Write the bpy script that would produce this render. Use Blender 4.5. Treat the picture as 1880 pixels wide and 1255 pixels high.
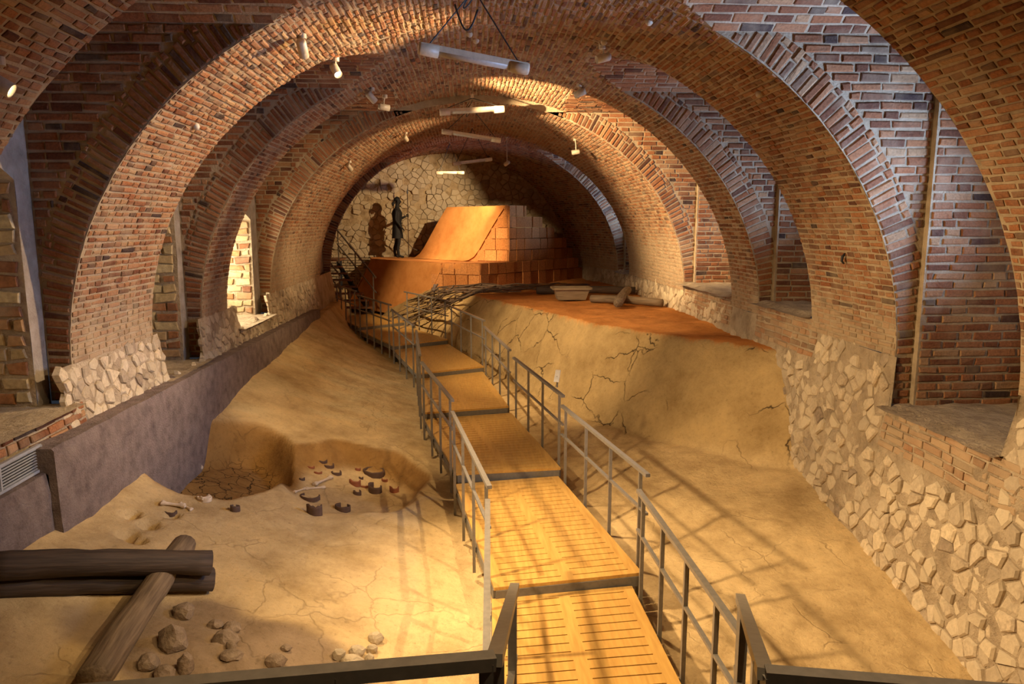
import bpy, bmesh, math, random
from mathutils import Vector, Matrix, noise
R = random.Random(7)
for o in list(bpy.data.objects): bpy.data.objects.remove(o)
S = bpy.context.scene
COL = S.collection

# ------------------------------------------------------------------ camera
F_PX, W_PX, H_PX = 1360.0, 1880.0, 1255.0
PITCH = math.atan((627.5-410.0)/F_PX)
YAW = math.atan((940.0-852.0)/F_PX*math.cos(PITCH))
CAM = Vector((0, 0, 3.5))
FW = Vector((math.sin(YAW)*math.cos(PITCH), math.cos(YAW)*math.cos(PITCH), -math.sin(PITCH)))
RT = Vector((math.cos(YAW), -math.sin(YAW), 0)); UP = RT.cross(FW)
cd = bpy.data.cameras.new('camera'); cam = bpy.data.objects.new('camera', cd); COL.objects.link(cam)
cd.sensor_width = 36; cd.lens = 36*F_PX/W_PX; cd.clip_start = 0.05; cd.clip_end = 200
cam.location = CAM
cam.rotation_euler = Matrix((RT, UP, -FW)).transposed().to_euler()
S.camera = cam

# ------------------------------------------------------------------ world and exposure
w = bpy.data.worlds.new('world'); S.world = w; w.use_nodes = True
w.node_tree.nodes['Background'].inputs[0].default_value = (0.45, 0.55, 0.75, 1)
w.node_tree.nodes['Background'].inputs[1].default_value = 0.03
S.view_settings.view_transform = 'Standard'; S.view_settings.look = 'None'
S.view_settings.gamma = 1; S.view_settings.use_curve_mapping = False
S.view_settings.exposure = 0.38
LAMP = 1.0            # overall strength of the hall's spotlights
WARM = (1.0, 0.72, 0.40); WARM2 = (1.0, 0.74, 0.46)

def sm(t): t = min(1, max(0, t)); return t*t*(3-2*t)
def ray(x, y): return FW + RT*((x-940.0)/F_PX) + UP*((627.5-y)/F_PX)
def at_y(x, y, Y): d = ray(x, y); return CAM + d*(Y/d.y)
def at_z(x, y, z): d = ray(x, y); return CAM + d*((z-3.5)/d.z)
def proj(P):
    v = P-CAM; k = v.dot(FW)
    if k < 0.1: return None
    return (940+F_PX*v.dot(RT)/k, 627.5-F_PX*v.dot(UP)/k, k)

# ------------------------------------------------------------------ materials
def new_mat(name):
    m = bpy.data.materials.new(name); m.use_nodes = True
    nt = m.node_tree; b = nt.nodes['Principled BSDF']
    return m, nt, b
def N(nt, t, **kw):
    n = nt.nodes.new(t)
    for k, v in kw.items(): setattr(n, k, v)
    return n
def ramp(nt, stops):
    r = N(nt, 'ShaderNodeValToRGB'); e = r.color_ramp.elements
    e[0].position, e[0].color = stops[0][0], (*stops[0][1], 1)
    e[1].position, e[1].color = stops[-1][0], (*stops[-1][1], 1)
    for p, c in stops[1:-1]:
        q = e.new(p); q.color = (*c, 1)
    return r
def noise_n(nt, scale, detail=5, rough=0.6):
    tc = N(nt, 'ShaderNodeTexCoord'); n = N(nt, 'ShaderNodeTexNoise')
    n.inputs['Scale'].default_value = scale; n.inputs['Detail'].default_value = detail; n.inputs['Roughness'].default_value = rough
    nt.links.new(tc.outputs['Object'], n.inputs['Vector']); return n
def mixc(nt, a, b, fac, mode='MIX'):
    m = N(nt, 'ShaderNodeMix', data_type='RGBA', blend_type=mode)
    for sock, v in ((m.inputs[0], fac), (m.inputs[6], a), (m.inputs[7], b)):
        if hasattr(v, 'is_linked') or hasattr(v, 'links'): nt.links.new(v, sock)
        elif isinstance(v, (int, float)): sock.default_value = v
        else: sock.default_value = (*v, 1)
    return m.outputs[2]
def bump(nt, b, h, strength, dist=0.02, prev=None):
    n = N(nt, 'ShaderNodeBump'); n.inputs['Strength'].default_value = strength; n.inputs['Distance'].default_value = dist
    nt.links.new(h, n.inputs['Height'])
    if prev: nt.links.new(prev, n.inputs['Normal'])
    nt.links.new(n.outputs[0], b.inputs['Normal']); return n.outputs[0]
def attr(nt, name):
    a = N(nt, 'ShaderNodeAttribute'); a.attribute_name = name; return a
def piece_mat(name, stops, pale=(0.50, 0.40, 0.27), grain=45, rough=0.92):
    m, nt, b = new_mat(name); L = nt.links
    a = attr(nt, 'rnd'); r = ramp(nt, stops); L.new(a.outputs['Fac'], r.inputs[0])
    n1 = noise_n(nt, grain, 4); n2 = noise_n(nt, 3.0, 5)
    r1 = ramp(nt, [(0.3, (0.55, 0.55, 0.55)), (0.7, (1.25, 1.25, 1.25))]); L.new(n1.outputs[0], r1.inputs[0])
    c = mixc(nt, r.outputs[0], r1.outputs[0], 0.75, 'MULTIPLY')
    p = attr(nt, 'pale'); mm = N(nt, 'ShaderNodeMath', operation='MULTIPLY_ADD')
    L.new(n2.outputs[0], mm.inputs[0]); mm.inputs[1].default_value = 1.6; mm.inputs[2].default_value = -0.8
    m2 = N(nt, 'ShaderNodeMath', operation='ADD'); m2.use_clamp = True
    L.new(mm.outputs[0], m2.inputs[0]); L.new(p.outputs['Fac'], m2.inputs[1])
    m3 = N(nt, 'ShaderNodeMath', operation='MULTIPLY'); L.new(m2.outputs[0], m3.inputs[0]); m3.inputs[1].default_value = 0.85
    c = mixc(nt, c, pale, m3.outputs[0])
    L.new(c, b.inputs['Base Color']); b.inputs['Roughness'].default_value = rough
    b.inputs['Specular IOR Level'].default_value = 0.2
    bump(nt, b, n1.outputs[0], 0.55, 0.012); return m
def rough_mat(name, stops, scale=4, bscale=30, bstr=0.5, rough=0.9, bd=0.02, spec=0.2):
    m, nt, b = new_mat(name); L = nt.links
    n = noise_n(nt, scale, 8, 0.65); r = ramp(nt, stops); L.new(n.outputs[0], r.inputs[0]); L.new(r.outputs[0], b.inputs['Base Color'])
    n2 = noise_n(nt, bscale, 6, 0.65); bump(nt, b, n2.outputs[0], bstr, bd)
    b.inputs['Roughness'].default_value = rough; b.inputs['Specular IOR Level'].default_value = spec; return m
def plain(name, c, rough=0.5, metal=0.0, emit=None, es=0):
    m, nt, b = new_mat(name); n = noise_n(nt, 25, 3)
    r = ramp(nt, [(0.25, tuple(v*0.8 for v in c)), (0.75, tuple(min(1, v*1.12) for v in c))])
    nt.links.new(n.outputs[0], r.inputs[0]); nt.links.new(r.outputs[0], b.inputs['Base Color'])
    b.inputs['Roughness'].default_value = rough; b.inputs['Metallic'].default_value = metal
    if emit:
        b.inputs['Emission Color'].default_value = (*emit, 1); b.inputs['Emission Strength'].default_value = es
    return m
BRICK = piece_mat('fired_brick', [(0, (0.06, 0.035, 0.026)), (0.08, (0.12, 0.046, 0.023)), (0.3, (0.205, 0.077, 0.032)), (0.6, (0.275, 0.104, 0.041)), (0.85, (0.32, 0.138, 0.057)), (1, (0.35, 0.205, 0.10))], (0.39, 0.285, 0.17))
STONE = piece_mat('rubble_stone', [(0, (0.22, 0.16, 0.11)), (0.25, (0.37, 0.28, 0.18)), (0.7, (0.50, 0.39, 0.26)), (1, (0.60, 0.47, 0.30))], (0.52, 0.42, 0.28), 30)
JAMBSTONE = piece_mat('jamb_masonry', [(0, (0.18, 0.07, 0.035)), (0.3, (0.33, 0.15, 0.06)), (0.6, (0.36, 0.25, 0.12)), (1, (0.46, 0.36, 0.20))], (0.45, 0.36, 0.22), 20)
MUDBRICK = piece_mat('mud_brick', [(0, (0.40, 0.15, 0.04)), (1, (0.55, 0.24, 0.08))], (0.5, 0.25, 0.10), 30)
MORTAR = rough_mat('lime_mortar', [(0.25, (0.22, 0.16, 0.095)), (0.5, (0.36, 0.27, 0.165)), (0.75, (0.46, 0.355, 0.23))], 6, 40, 0.7)
RUBBLEBED = rough_mat('rubble_mortar', [(0.25, (0.20, 0.145, 0.09)), (0.5, (0.42, 0.32, 0.205)), (0.75, (0.56, 0.44, 0.29))], 3.5, 14, 1.0, bd=0.06)
PLASTER = rough_mat('grey_lime_plaster', [(0.3, (0.20, 0.16, 0.12)), (0.6, (0.34, 0.28, 0.22)), (0.8, (0.42, 0.36, 0.29))], 5, 20, 0.6, bd=0.03)
RENDERW = rough_mat('mauve_cement_render', [(0.25, (0.12, 0.085, 0.072)), (0.5, (0.235, 0.175, 0.15)), (0.75, (0.32, 0.25, 0.21))], 7, 45, 1.0, bd=0.03)
ENDWALL = rough_mat('end_wall_plaster', [(0.25, (0.28, 0.19, 0.10)), (0.5, (0.50, 0.37, 0.22)), (0.75, (0.62, 0.48, 0.30))], 5, 12, 1.0, bd=0.06)
STEEL = plain('painted_grey_steel', (0.20, 0.178, 0.148), 0.42, 0.3)
EDGESTEEL = plain('grey_platform_edge', (0.17, 0.155, 0.13), 0.5, 0.2)
DARKSTEEL = plain('dark_steel_frame', (0.05, 0.05, 0.055), 0.55, 0.3)
CREAM = plain('cream_enamel', (0.52, 0.43, 0.30), 0.45)
WHITE = plain('white_enamel', (0.72, 0.68, 0.60), 0.4)
TUBEGLASS = plain('opal_tube', (0.42, 0.37, 0.30), 0.45)
BLACK = plain('black_cable', (0.012, 0.012, 0.012), 0.6)
FIGURE = plain('black_figure_paint', (0.004, 0.004, 0.006), 0.75)
GRILLE = plain('grey_grille_metal', (0.42, 0.43, 0.45), 0.4, 0.3)
BONE = plain('old_bone', (0.62, 0.48, 0.33), 0.7)
SHERD = plain('dark_potsherd', (0.10, 0.055, 0.035), 0.8)
SHERDR = plain('red_potsherd', (0.30, 0.10, 0.045), 0.8)
LENS = plain('lamp_lens', (1, 0.9, 0.7), 0.2, 0, (1.0, 0.82, 0.5), 60)
PANE = plain('daylight_pane', (0.6, 0.7, 0.9), 0.2, 0, (0.42, 0.58, 1.0), 0.5)
PANEW = plain('sunlit_pane', (0.9, 0.85, 0.7), 0.2, 0, (1.0, 0.86, 0.62), 0.8)
PANES = plain('bright_sunlit_pane', (0.9, 0.85, 0.7), 0.2, 0, (1.0, 0.88, 0.66), 22.0)
FRAME = plain('window_frame_paint', (0.25, 0.2, 0.15), 0.6)
def wood_mat(name, a, b_, sc=(1, 14, 14), rough=0.75, bs=0.5):
    m, nt, b = new_mat(name); L = nt.links
    tc = N(nt, 'ShaderNodeTexCoord'); mp = N(nt, 'ShaderNodeMapping'); mp.inputs['Scale'].default_value = sc
    n = N(nt, 'ShaderNodeTexNoise'); n.inputs['Scale'].default_value = 3; n.inputs['Detail'].default_value = 6
    L.new(tc.outputs['Object'], mp.inputs[0]); L.new(mp.outputs[0], n.inputs['Vector'])
    r = ramp(nt, [(0.3, a), (0.7, b_)]); L.new(n.outputs[0], r.inputs[0]); L.new(r.outputs[0], b.inputs['Base Color'])
    b.inputs['Roughness'].default_value = rough; bump(nt, b, n.outputs[0], bs, 0.02); return m
DECK = wood_mat('varnished_deck_ply', (0.42, 0.225, 0.055), (0.55, 0.32, 0.085), (12, 1.2, 12), 0.28, 0.03)
LOGWOOD = wood_mat('weathered_log', (0.10, 0.065, 0.035), (0.25, 0.175, 0.10))
LOGDARK = wood_mat('dark_log', (0.035, 0.022, 0.014), (0.085, 0.055, 0.035))
TWIG = wood_mat('dark_branch_bark', (0.055, 0.034, 0.02), (0.16, 0.10, 0.06))
TROUGHW = wood_mat('pale_trough_wood', (0.20, 0.14, 0.07), (0.34, 0.25, 0.14))
TREAD = wood_mat('stair_tread_wood', (0.16, 0.07, 0.03), (0.26, 0.12, 0.05))
SAND = rough_mat('orange_ramp_clay', [(0.25, (0.44, 0.17, 0.045)), (0.5, (0.56, 0.235, 0.065)), (0.75, (0.64, 0.29, 0.09))], 3, 60, 0.25)

def earth_mat():
    m, nt, b = new_mat('dry_earth'); L = nt.links
    t = attr(nt, 'tint'); n1 = noise_n(nt, 1.6, 8, 0.7); n2 = noise_n(nt, 22, 6, 0.7)
    r1 = ramp(nt, [(0.3, (0.62, 0.58, 0.52)), (0.55, (1.0, 1.0, 1.0)), (0.75, (1.22, 1.2, 1.15))]); L.new(n1.outputs[0], r1.inputs[0])
    r2 = ramp(nt, [(0.28, (0.45, 0.42, 0.38)), (0.42, (0.95, 0.95, 0.95)), (0.8, (1.1, 1.1, 1.1))]); L.new(n2.outputs[0], r2.inputs[0])
    c = mixc(nt, t.outputs['Color'], r1.outputs[0], 1.0, 'MULTIPLY'); c = mixc(nt, c, r2.outputs[0], 0.6, 'MULTIPLY')
    # dried-mud cracks: thin voronoi edges, only where the mesh says the soil is cracked
    tc = N(nt, 'ShaderNodeTexCoord'); wn = noise_n(nt, 3.0, 3)
    ad = N(nt, 'ShaderNodeVectorMath', operation='MULTIPLY_ADD'); L.new(wn.outputs['Color'], ad.inputs[0]); ad.inputs[1].default_value = (0.3, 0.3, 0.3); L.new(tc.outputs['Object'], ad.inputs[2])
    v = N(nt, 'ShaderNodeTexVoronoi', feature='DISTANCE_TO_EDGE'); v.inputs['Scale'].default_value = 1.5; L.new(ad.outputs[0], v.inputs['Vector'])
    v2 = N(nt, 'ShaderNodeTexVoronoi', feature='DISTANCE_TO_EDGE'); v2.inputs['Scale'].default_value = 5.0; L.new(ad.outputs[0], v2.inputs['Vector'])
    ck = attr(nt, 'crack')
    def line(vn, wd):
        mr = N(nt, 'ShaderNodeMapRange'); mr.inputs[1].default_value = 0.0; mr.inputs[2].default_value = wd; mr.inputs[3].default_value = 1; mr.inputs[4].default_value = 0
        L.new(vn.outputs['Distance'], mr.inputs[0]); return mr.outputs[0]
    sep = N(nt, 'ShaderNodeSeparateColor'); L.new(ck.outputs['Color'], sep.inputs[0])
    gate = ramp(nt, [(0.48, (0, 0, 0)), (0.58, (1, 1, 1))]); gn = noise_n(nt, 1.1, 2); L.new(gn.outputs[0], gate.inputs[0])
    a = N(nt, 'ShaderNodeMath', operation='MULTIPLY'); L.new(line(v, 0.018), a.inputs[0]); L.new(sep.outputs[0], a.inputs[1])
    a2 = N(nt, 'ShaderNodeMath', operation='MULTIPLY'); L.new(a.outputs[0], a2.inputs[0]); L.new(gate.outputs[0], a2.inputs[1])
    c2 = N(nt, 'ShaderNodeMath', operation='MULTIPLY'); L.new(line(v2, 0.028), c2.inputs[0]); L.new(sep.outputs[1], c2.inputs[1])
    mx = N(nt, 'ShaderNodeMath', operation='MAXIMUM'); L.new(a2.outputs[0], mx.inputs[0]); L.new(c2.outputs[0], mx.inputs[1])
    c = mixc(nt, c, (0.05, 0.03, 0.015), mx.outputs[0])
    L.new(c, b.inputs['Base Color']); b.inputs['Roughness'].default_value = 0.95; b.inputs['Specular IOR Level'].default_value = 0.15
    p = bump(nt, b, n2.outputs[0], 0.6, 0.025)
    inv = N(nt, 'ShaderNodeMath', operation='SUBTRACT'); inv.inputs[0].default_value = 1; L.new(mx.outputs[0], inv.inputs[1])
    bump(nt, b, inv.outputs[0], 0.8, 0.02, p); return m
EARTH = earth_mat()

# ------------------------------------------------------------------ mesh helpers
class MB:
    def __init__(s): s.v = []; s.f = []
    def add(s, vs, fs):
        o = len(s.v); s.v += [tuple(p) for p in vs]; s.f += [tuple(i+o for i in q) for q in fs]; return s
    def box(s, c, d, m=None, bev=0.0):
        x, y, z = d[0]/2, d[1]/2, d[2]/2; c = Vector(c)
        if bev <= 0:
            vs = [Vector((i*x, j*y, k*z)) for i in (-1, 1) for j in (-1, 1) for k in (-1, 1)]
            fs = [(0, 1, 3, 2), (4, 6, 7, 5), (0, 4, 5, 1), (2, 3, 7, 6), (0, 2, 6, 4), (1, 5, 7, 3)]
        else:
            bm = bmesh.new(); bmesh.ops.create_cube(bm, size=1)
            for q in bm.verts: q.co = Vector((q.co.x*d[0], q.co.y*d[1], q.co.z*d[2]))
            bmesh.ops.bevel(bm, geom=bm.edges[:], offset=bev, segments=1, affect='EDGES')
            bm.verts.index_update(); vs = [q.co.copy() for q in bm.verts]; fs = [tuple(q.index for q in f.verts) for f in bm.faces]; bm.free()
        if m: vs = [m @ q for q in vs]
        return s.add([c+q for q in vs], fs)
    def bar(s, a, b, wd, ht, upv=(0, 0, 1)):
        a, b = Vector(a), Vector(b); t = (b-a).normalized(); sd = t.cross(Vector(upv))
        if sd.length < 1e-4: sd = t.cross(Vector((0, 1, 0)))
        sd.normalize(); u = sd.cross(t)
        vs = [p+sd*(i*wd/2)+u*(j*ht/2) for p in (a, b) for i, j in ((-1, -1), (1, -1), (1, 1), (-1, 1))]
        return s.add(vs, [(0, 1, 2, 3), (7, 6, 5, 4), (0, 4, 5, 1), (1, 5, 6, 2), (2, 6, 7, 3), (3, 7, 4, 0)])
    def tube(s, pts, rad, seg=8, caps=True):
        pts = [Vector(p) for p in pts]; n = len(pts)
        if not hasattr(rad, '__len__'): rad = [rad]*n
        vs = []; prev = None
        for i, p in enumerate(pts):
            t = (pts[min(i+1, n-1)]-pts[max(i-1, 0)]).normalized()
            if prev is None:
                prev = t.cross(Vector((0, 0, 1)))
                if prev.length < 0.05: prev = t.cross(Vector((1, 0, 0)))
            prev = (prev-t*prev.dot(t)).normalized(); u = t.cross(prev)
            for k in range(seg):
                an = 2*math.pi*k/seg; vs.append(p+(prev*math.cos(an)+u*math.sin(an))*rad[i])
        fs = [(i*seg+k, i*seg+(k+1) % seg, (i+1)*seg+(k+1) % seg, (i+1)*seg+k) for i in range(n-1) for k in range(seg)]
        if caps: fs += [tuple(range(seg))[::-1], tuple(range((n-1)*seg, n*seg))]
        return s.add(vs, fs)
    def grid(s, fn, nu, nv):
        vs = [fn(i/nu, j/nv) for j in range(nv+1) for i in range(nu+1)]
        fs = [(j*(nu+1)+i, j*(nu+1)+i+1, (j+1)*(nu+1)+i+1, (j+1)*(nu+1)+i) for j in range(nv) for i in range(nu)]
        return s.add(vs, fs)
    def build(s, name, mat, parent=None, smooth=False, loc=None, kind=None):
        me = bpy.data.meshes.new(name); vs = s.v
        if loc is not None: vs = [tuple(Vector(p)-Vector(loc)) for p in vs]
        me.from_pydata(vs, [], s.f); me.materials.append(mat)
        if smooth: me.shade_smooth()
        me.update()
        o = bpy.data.objects.new(name, me); COL.objects.link(o)
        if loc is not None: o.location = loc
        if parent: o.parent = parent
        if kind: o['kind'] = kind
        return o
def tag(o, label, cat, group=None, kind=None):
    o['label'] = label; o['category'] = cat
    if group: o['group'] = group
    if kind: o['kind'] = kind
    return o
def empty(name, loc, label, cat, group=None, kind=None):
    o = bpy.data.objects.new(name, None); COL.objects.link(o); o.location = loc; o.empty_display_size = 0.1
    return tag(o, label, cat, group, kind)
def part(mb, name, mat, par, smooth=False, kind=None):        # world-space geometry put under an unrotated Empty
    o = mb.build(name, mat, par, smooth, kind=kind)
    if par.location.length > 0:
        o.data.transform(Matrix.Translation(-par.location))
    return o

def subpart(mb, name, mat, pt, root, smooth=False):           # a piece of a part: same space as the part it belongs to
    o = mb.build(name, mat, pt, smooth); o.data.transform(Matrix.Translation(-root.location)); return o
# ------------------------------------------------------------------ bricks and stones
def set_attr(me, name, vals):
    a = me.attributes.new(name, 'FLOAT', 'FACE'); a.data.foreach_set('value', vals)
class Pieces:
    """Collects single bricks / stones; the largest in view become objects, the rest one joined part."""
    def __init__(s): s.r = []
    def add(s, vs, fs, rnd, pale=0.0): s.r.append((vs, fs, rnd, pale))
    def score(s, vs):
        c = sum(vs, Vector())/len(vs); p = proj(c)
        if not p or not (-20 < p[0] < 1900 and -20 < p[1] < 1275): return -1
        e = max((vs[i]-c).length for i in range(len(vs))); return e/p[2]
    def emit(s, parent, mat, name, field, maxn=300):
        sc = sorted(range(len(s.r)), key=lambda i: -s.score(s.r[i][0]))
        loc = parent.location
        for i in sc[:maxn]:
            vs, fs, rn, pl = s.r[i]
            if s.score(vs) < 0: break
            me = bpy.data.meshes.new(name); me.from_pydata([tuple(q-loc) for q in vs], [], fs); me.materials.append(mat)
            set_attr(me, 'rnd', [rn]*len(fs)); set_attr(me, 'pale', [pl]*len(fs))
            o = bpy.data.objects.new(name, me); COL.objects.link(o); o.parent = parent
            s.r[i] = None
        mb = MB(); ra = []; pa = []
        for q in s.r:
            if q is None: continue
            mb.add([p-loc for p in q[0]], q[1]); ra += [q[2]]*len(q[1]); pa += [q[3]]*len(q[1])
        if mb.v:
            o = mb.build(field, mat, parent, kind='stuff'); set_attr(o.data, 'rnd', ra); set_attr(o.data, 'pale', pa)
BF = [(8, 9, 10, 11), (0, 1, 5, 4), (1, 2, 6, 5), (2, 3, 7, 6), (3, 0, 4, 7), (4, 5, 9, 8), (5, 6, 10, 9), (6, 7, 11, 10), (7, 4, 8, 11)]
def lay(P, mapf, v0, v1, ivals, course=0.084, lens=(0.15, 0.15, 0.28, 0.28, 0.3), mort=0.021, H=0.013, pale=0.0, jit=0.006, flip=False, hole=None):
    n = max(1, round((v1-v0)/course)); ch = (v1-v0)/n
    for k in range(n):
        va, vb = v0+k*ch, v0+(k+1)*ch; vm = (va+vb)/2
        for (ua, ub) in ivals(vm):
            if ub-ua < 0.05: continue
            u = ua-R.random()*0.12
            while u < ub-0.02:
                ln = R.choice(lens)*R.uniform(0.93, 1.07); a, b = max(u, ua), min(u+ln, ub); u += ln
                if b-a < 0.045: continue
                if hole and hole((a+b)/2, vm): continue
                m = mort*R.uniform(0.35, 0.75); x0, x1 = a+m, b-m
                mv = mort*R.uniform(0.35, 0.7); y0, y1 = va+mv, vb-mv
                if x1-x0 < 0.02: continue
                h = H*R.uniform(0.5, 1.25); j = lambda: R.uniform(-jit, jit)
                cs = [(x0+j(), y0+j()), (x1+j(), y0+j()), (x1+j(), y1+j()), (x0+j(), y1+j())]
                cx, cy = (x0+x1)/2, (y0+y1)/2; t = 0.009
                ins = [(q[0]+(t if q[0] < cx else -t), q[1]+(t if q[1] < cy else -t)) for q in cs]
                vs = [Vector(mapf(q[0], q[1], -0.012)) for q in cs]+[Vector(mapf(q[0], q[1], h*0.55)) for q in cs]+[Vector(mapf(q[0], q[1], h+R.uniform(-.003, .003))) for q in ins]
                rr = R.random(); rr = rr if rr > 0.03 else 0.0
                fs = BF if not flip else [f[::-1] for f in BF]
                P.add(vs, fs, rr, min(1, max(0, (pale(cx, cy) if callable(pale) else pale)+R.gauss(0, 0.12))))
def pave(P, mapf, u0, u1, v0, v1, size, H=0.05, keep=None, pale=0.0, drop=.08, asp=.72):
    """Rubble masonry: irregular cells that fit each other (clipped bisector polygons), each a stone with a worn top."""
    nu, nv = max(1, int((u1-u0)/size)), max(1, int(round((v1-v0)/(size*asp)))); du, dv = (u1-u0)/nu, (v1-v0)/nv
    sd = {(i, j): (u0+(i+.5+R.uniform(-.42, .42)+(.5 if j % 2 else 0))*du, v0+(j+.5+R.uniform(-.40, .40))*dv) for i in range(-1, nu+1) for j in range(-1, nv+1)}
    for i in range(nu):
        for j in range(nv):
            cu, cv = sd[i, j]
            if cu > u1 or (keep and not keep(cu, cv)) or R.random() < drop: continue
            poly = [(cu-size, cv-size), (cu+size, cv-size), (cu+size, cv+size), (cu-size, cv+size)]
            for di in (-2, -1, 0, 1, 2):
                for dj in (-1, 0, 1):
                    q = sd.get((i+di, j+dj))
                    if not q or (di == 0 and dj == 0): continue
                    mx, my, nx_, ny_ = (cu+q[0])/2, (cv+q[1])/2, q[0]-cu, q[1]-cv; out = []
                    for k in range(len(poly)):
                        a_, b_ = poly[k], poly[(k+1) % len(poly)]
                        da, db = (a_[0]-mx)*nx_+(a_[1]-my)*ny_, (b_[0]-mx)*nx_+(b_[1]-my)*ny_
                        if da <= 0: out.append(a_)
                        if (da < 0) != (db < 0) and da != db: t = da/(da-db); out.append((a_[0]+(b_[0]-a_[0])*t, a_[1]+(b_[1]-a_[1])*t))
                    poly = out
                    if len(poly) < 3: break
                if len(poly) < 3: break
            poly = [p for k, p in enumerate(poly) if math.hypot(p[0]-poly[k-1][0], p[1]-poly[k-1][1]) > .008] if len(poly) > 2 else []
            g = len(poly)
            if g < 3 or g > 10: continue
            h = H*R.uniform(.25, 1.35); tx, ty = R.uniform(-.12, .12), R.uniform(-.12, .12); vs = []
            for sc, hh in ((.97, -.03), (.90, h*.6), (.70, h)):
                for p in poly:
                    x, y = (p[0]-cu)*sc*R.uniform(.95, 1.03), (p[1]-cv)*sc*R.uniform(.95, 1.03)
                    vs.append(Vector(mapf(cu+x, cv+y, hh+((x*tx+y*ty) if hh > 0 else 0))))
            P.add(vs, [tuple(range(2*g, 3*g))]+[(r*g+q, r*g+(q+1) % g, (r+1)*g+(q+1) % g, (r+1)*g+q) for r in (0, 1) for q in range(g)], R.random(), min(1, max(0, pale+R.gauss(0, .2))))

# ------------------------------------------------------------------ vault geometry
XC, A, ZS, B = 0.31, 3.93, 2.2, 3.5
def xcf(Y): return XC if Y < 20.4 else XC-0.85*min(1, (Y-20.4)/3.9)
def ell(phi, Y, h=0.0):
    c, s_ = math.cos(phi), math.sin(phi); nx, nz = c/A, s_/B; l = math.hypot(nx, nz)
    return Vector((xcf(Y)+A*c-h*nx/l, Y, ZS+B*s_-h*nz/l))
NT = 2000; PH = [0.0]; AR = [0.0]
for i in range(1, NT+1):
    a0, a1 = math.pi*(i-1)/NT, math.pi*i/NT
    AR.append(AR[-1]+math.hypot(A*(math.cos(a1)-math.cos(a0)), B*(math.sin(a1)-math.sin(a0)))); PH.append(a1)
ARC = AR[-1]
def phi_at(v):
    v = min(max(v, 0), ARC); lo, hi = 0, NT
    while hi-lo > 1:
        m = (lo+hi)//2
        if AR[m] <= v: lo = m
        else: hi = m
    return PH[lo]+(PH[hi]-PH[lo])*(v-AR[lo])/(AR[hi]-AR[lo])
def arc_of(phi): return AR[int(round(phi/math.pi*NT))]
def xell(z, l=0.0): return (A+l)*math.sqrt(max(0, 1-((z-ZS)/(B+l))**2)) if z > ZS else A+l
def elll(phi, Y, l, h=0.0):           # barrel widened by l
    p = ell(phi, Y, h); return Vector((p.x+l*math.cos(phi), Y, p.z+l*math.sin(phi)))
XR, XRE, XL, XLE = 4.42, 5.6, -3.83, -4.9       # bay wall planes and window planes, right and left
bands = [(2.6, 5.3), (6.95, 8.75), (10.4, 11.5), (14.1, 18.9), (20.4, 24.4)]
bays = [dict(y=(5.3, 6.95), ze=5.22, rise=0.33, sr=1.70, sl=1.88, lift=0, top=4.05, yo=(5.45, 6.72)),
        dict(y=(8.75, 10.4), ze=5.28, rise=0.24, sr=2.37, sl=1.66, lift=0, top=3.8, yo=(8.9, 10.2)),
        dict(y=(11.5, 14.1), ze=5.53, rise=0.06, sr=2.35, sl=1.85, lift=0.12, top=3.75, yo=(11.9, 13.75)),
        dict(y=(18.9, 20.4), ze=5.1, rise=0.3, sr=2.2, sl=1.5, lift=0, top=0, yo=None)]
BANDTXT = ['nearest brick arch of the vault, cut off by the top corners of the picture', 'second brick arch from the viewer, its left flank lit warm', 'third brick arch from the viewer, a narrow rib', 'long far stretch of brick barrel vault behind the third arch', 'last brick arch in front of the end wall']
def soft(P0, amp, sc=3.0): return Vector((noise.noise(P0*sc), noise.noise(P0*sc+Vector((9, 3, 1))), noise.noise(P0*sc+Vector((1, 7, 5)))))*amp
for i, (y0, y1) in enumerate(bands):
    mb = MB(); nu = max(6, int((y1-y0)/0.12)); mb.grid(lambda u, v: ell(math.pi*v, y0+(y1-y0)*u, R.uniform(-.004, .004)), nu, 110)
    o = mb.build('trim_%d' % (i+1), MORTAR, None, True); tag(o, BANDTXT[i], 'arch', kind='structure')
    P = Pieces()
    yb = max(y0, 3.0)
    far = i >= 3
    lay(P, lambda u, v, h: ell(phi_at(v), u+.012*noise.noise(Vector((v*1.3, u*.5, i))), h), 0, ARC, lambda v: [(yb+0.005, y1-0.004)], course=.064 if i < 3 else .074, lens=(.135, .135, .15, .15, .27), pale=(lambda u, v: .2+.75*sm((.75-min(v, ARC-v))/.7)) if i != 3 else (lambda u, v: .3+.75*sm((1.5-min(v, ARC-v))/1.1)), flip=True)
    P.emit(o, BRICK, 'brick', 'brickwork')
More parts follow.
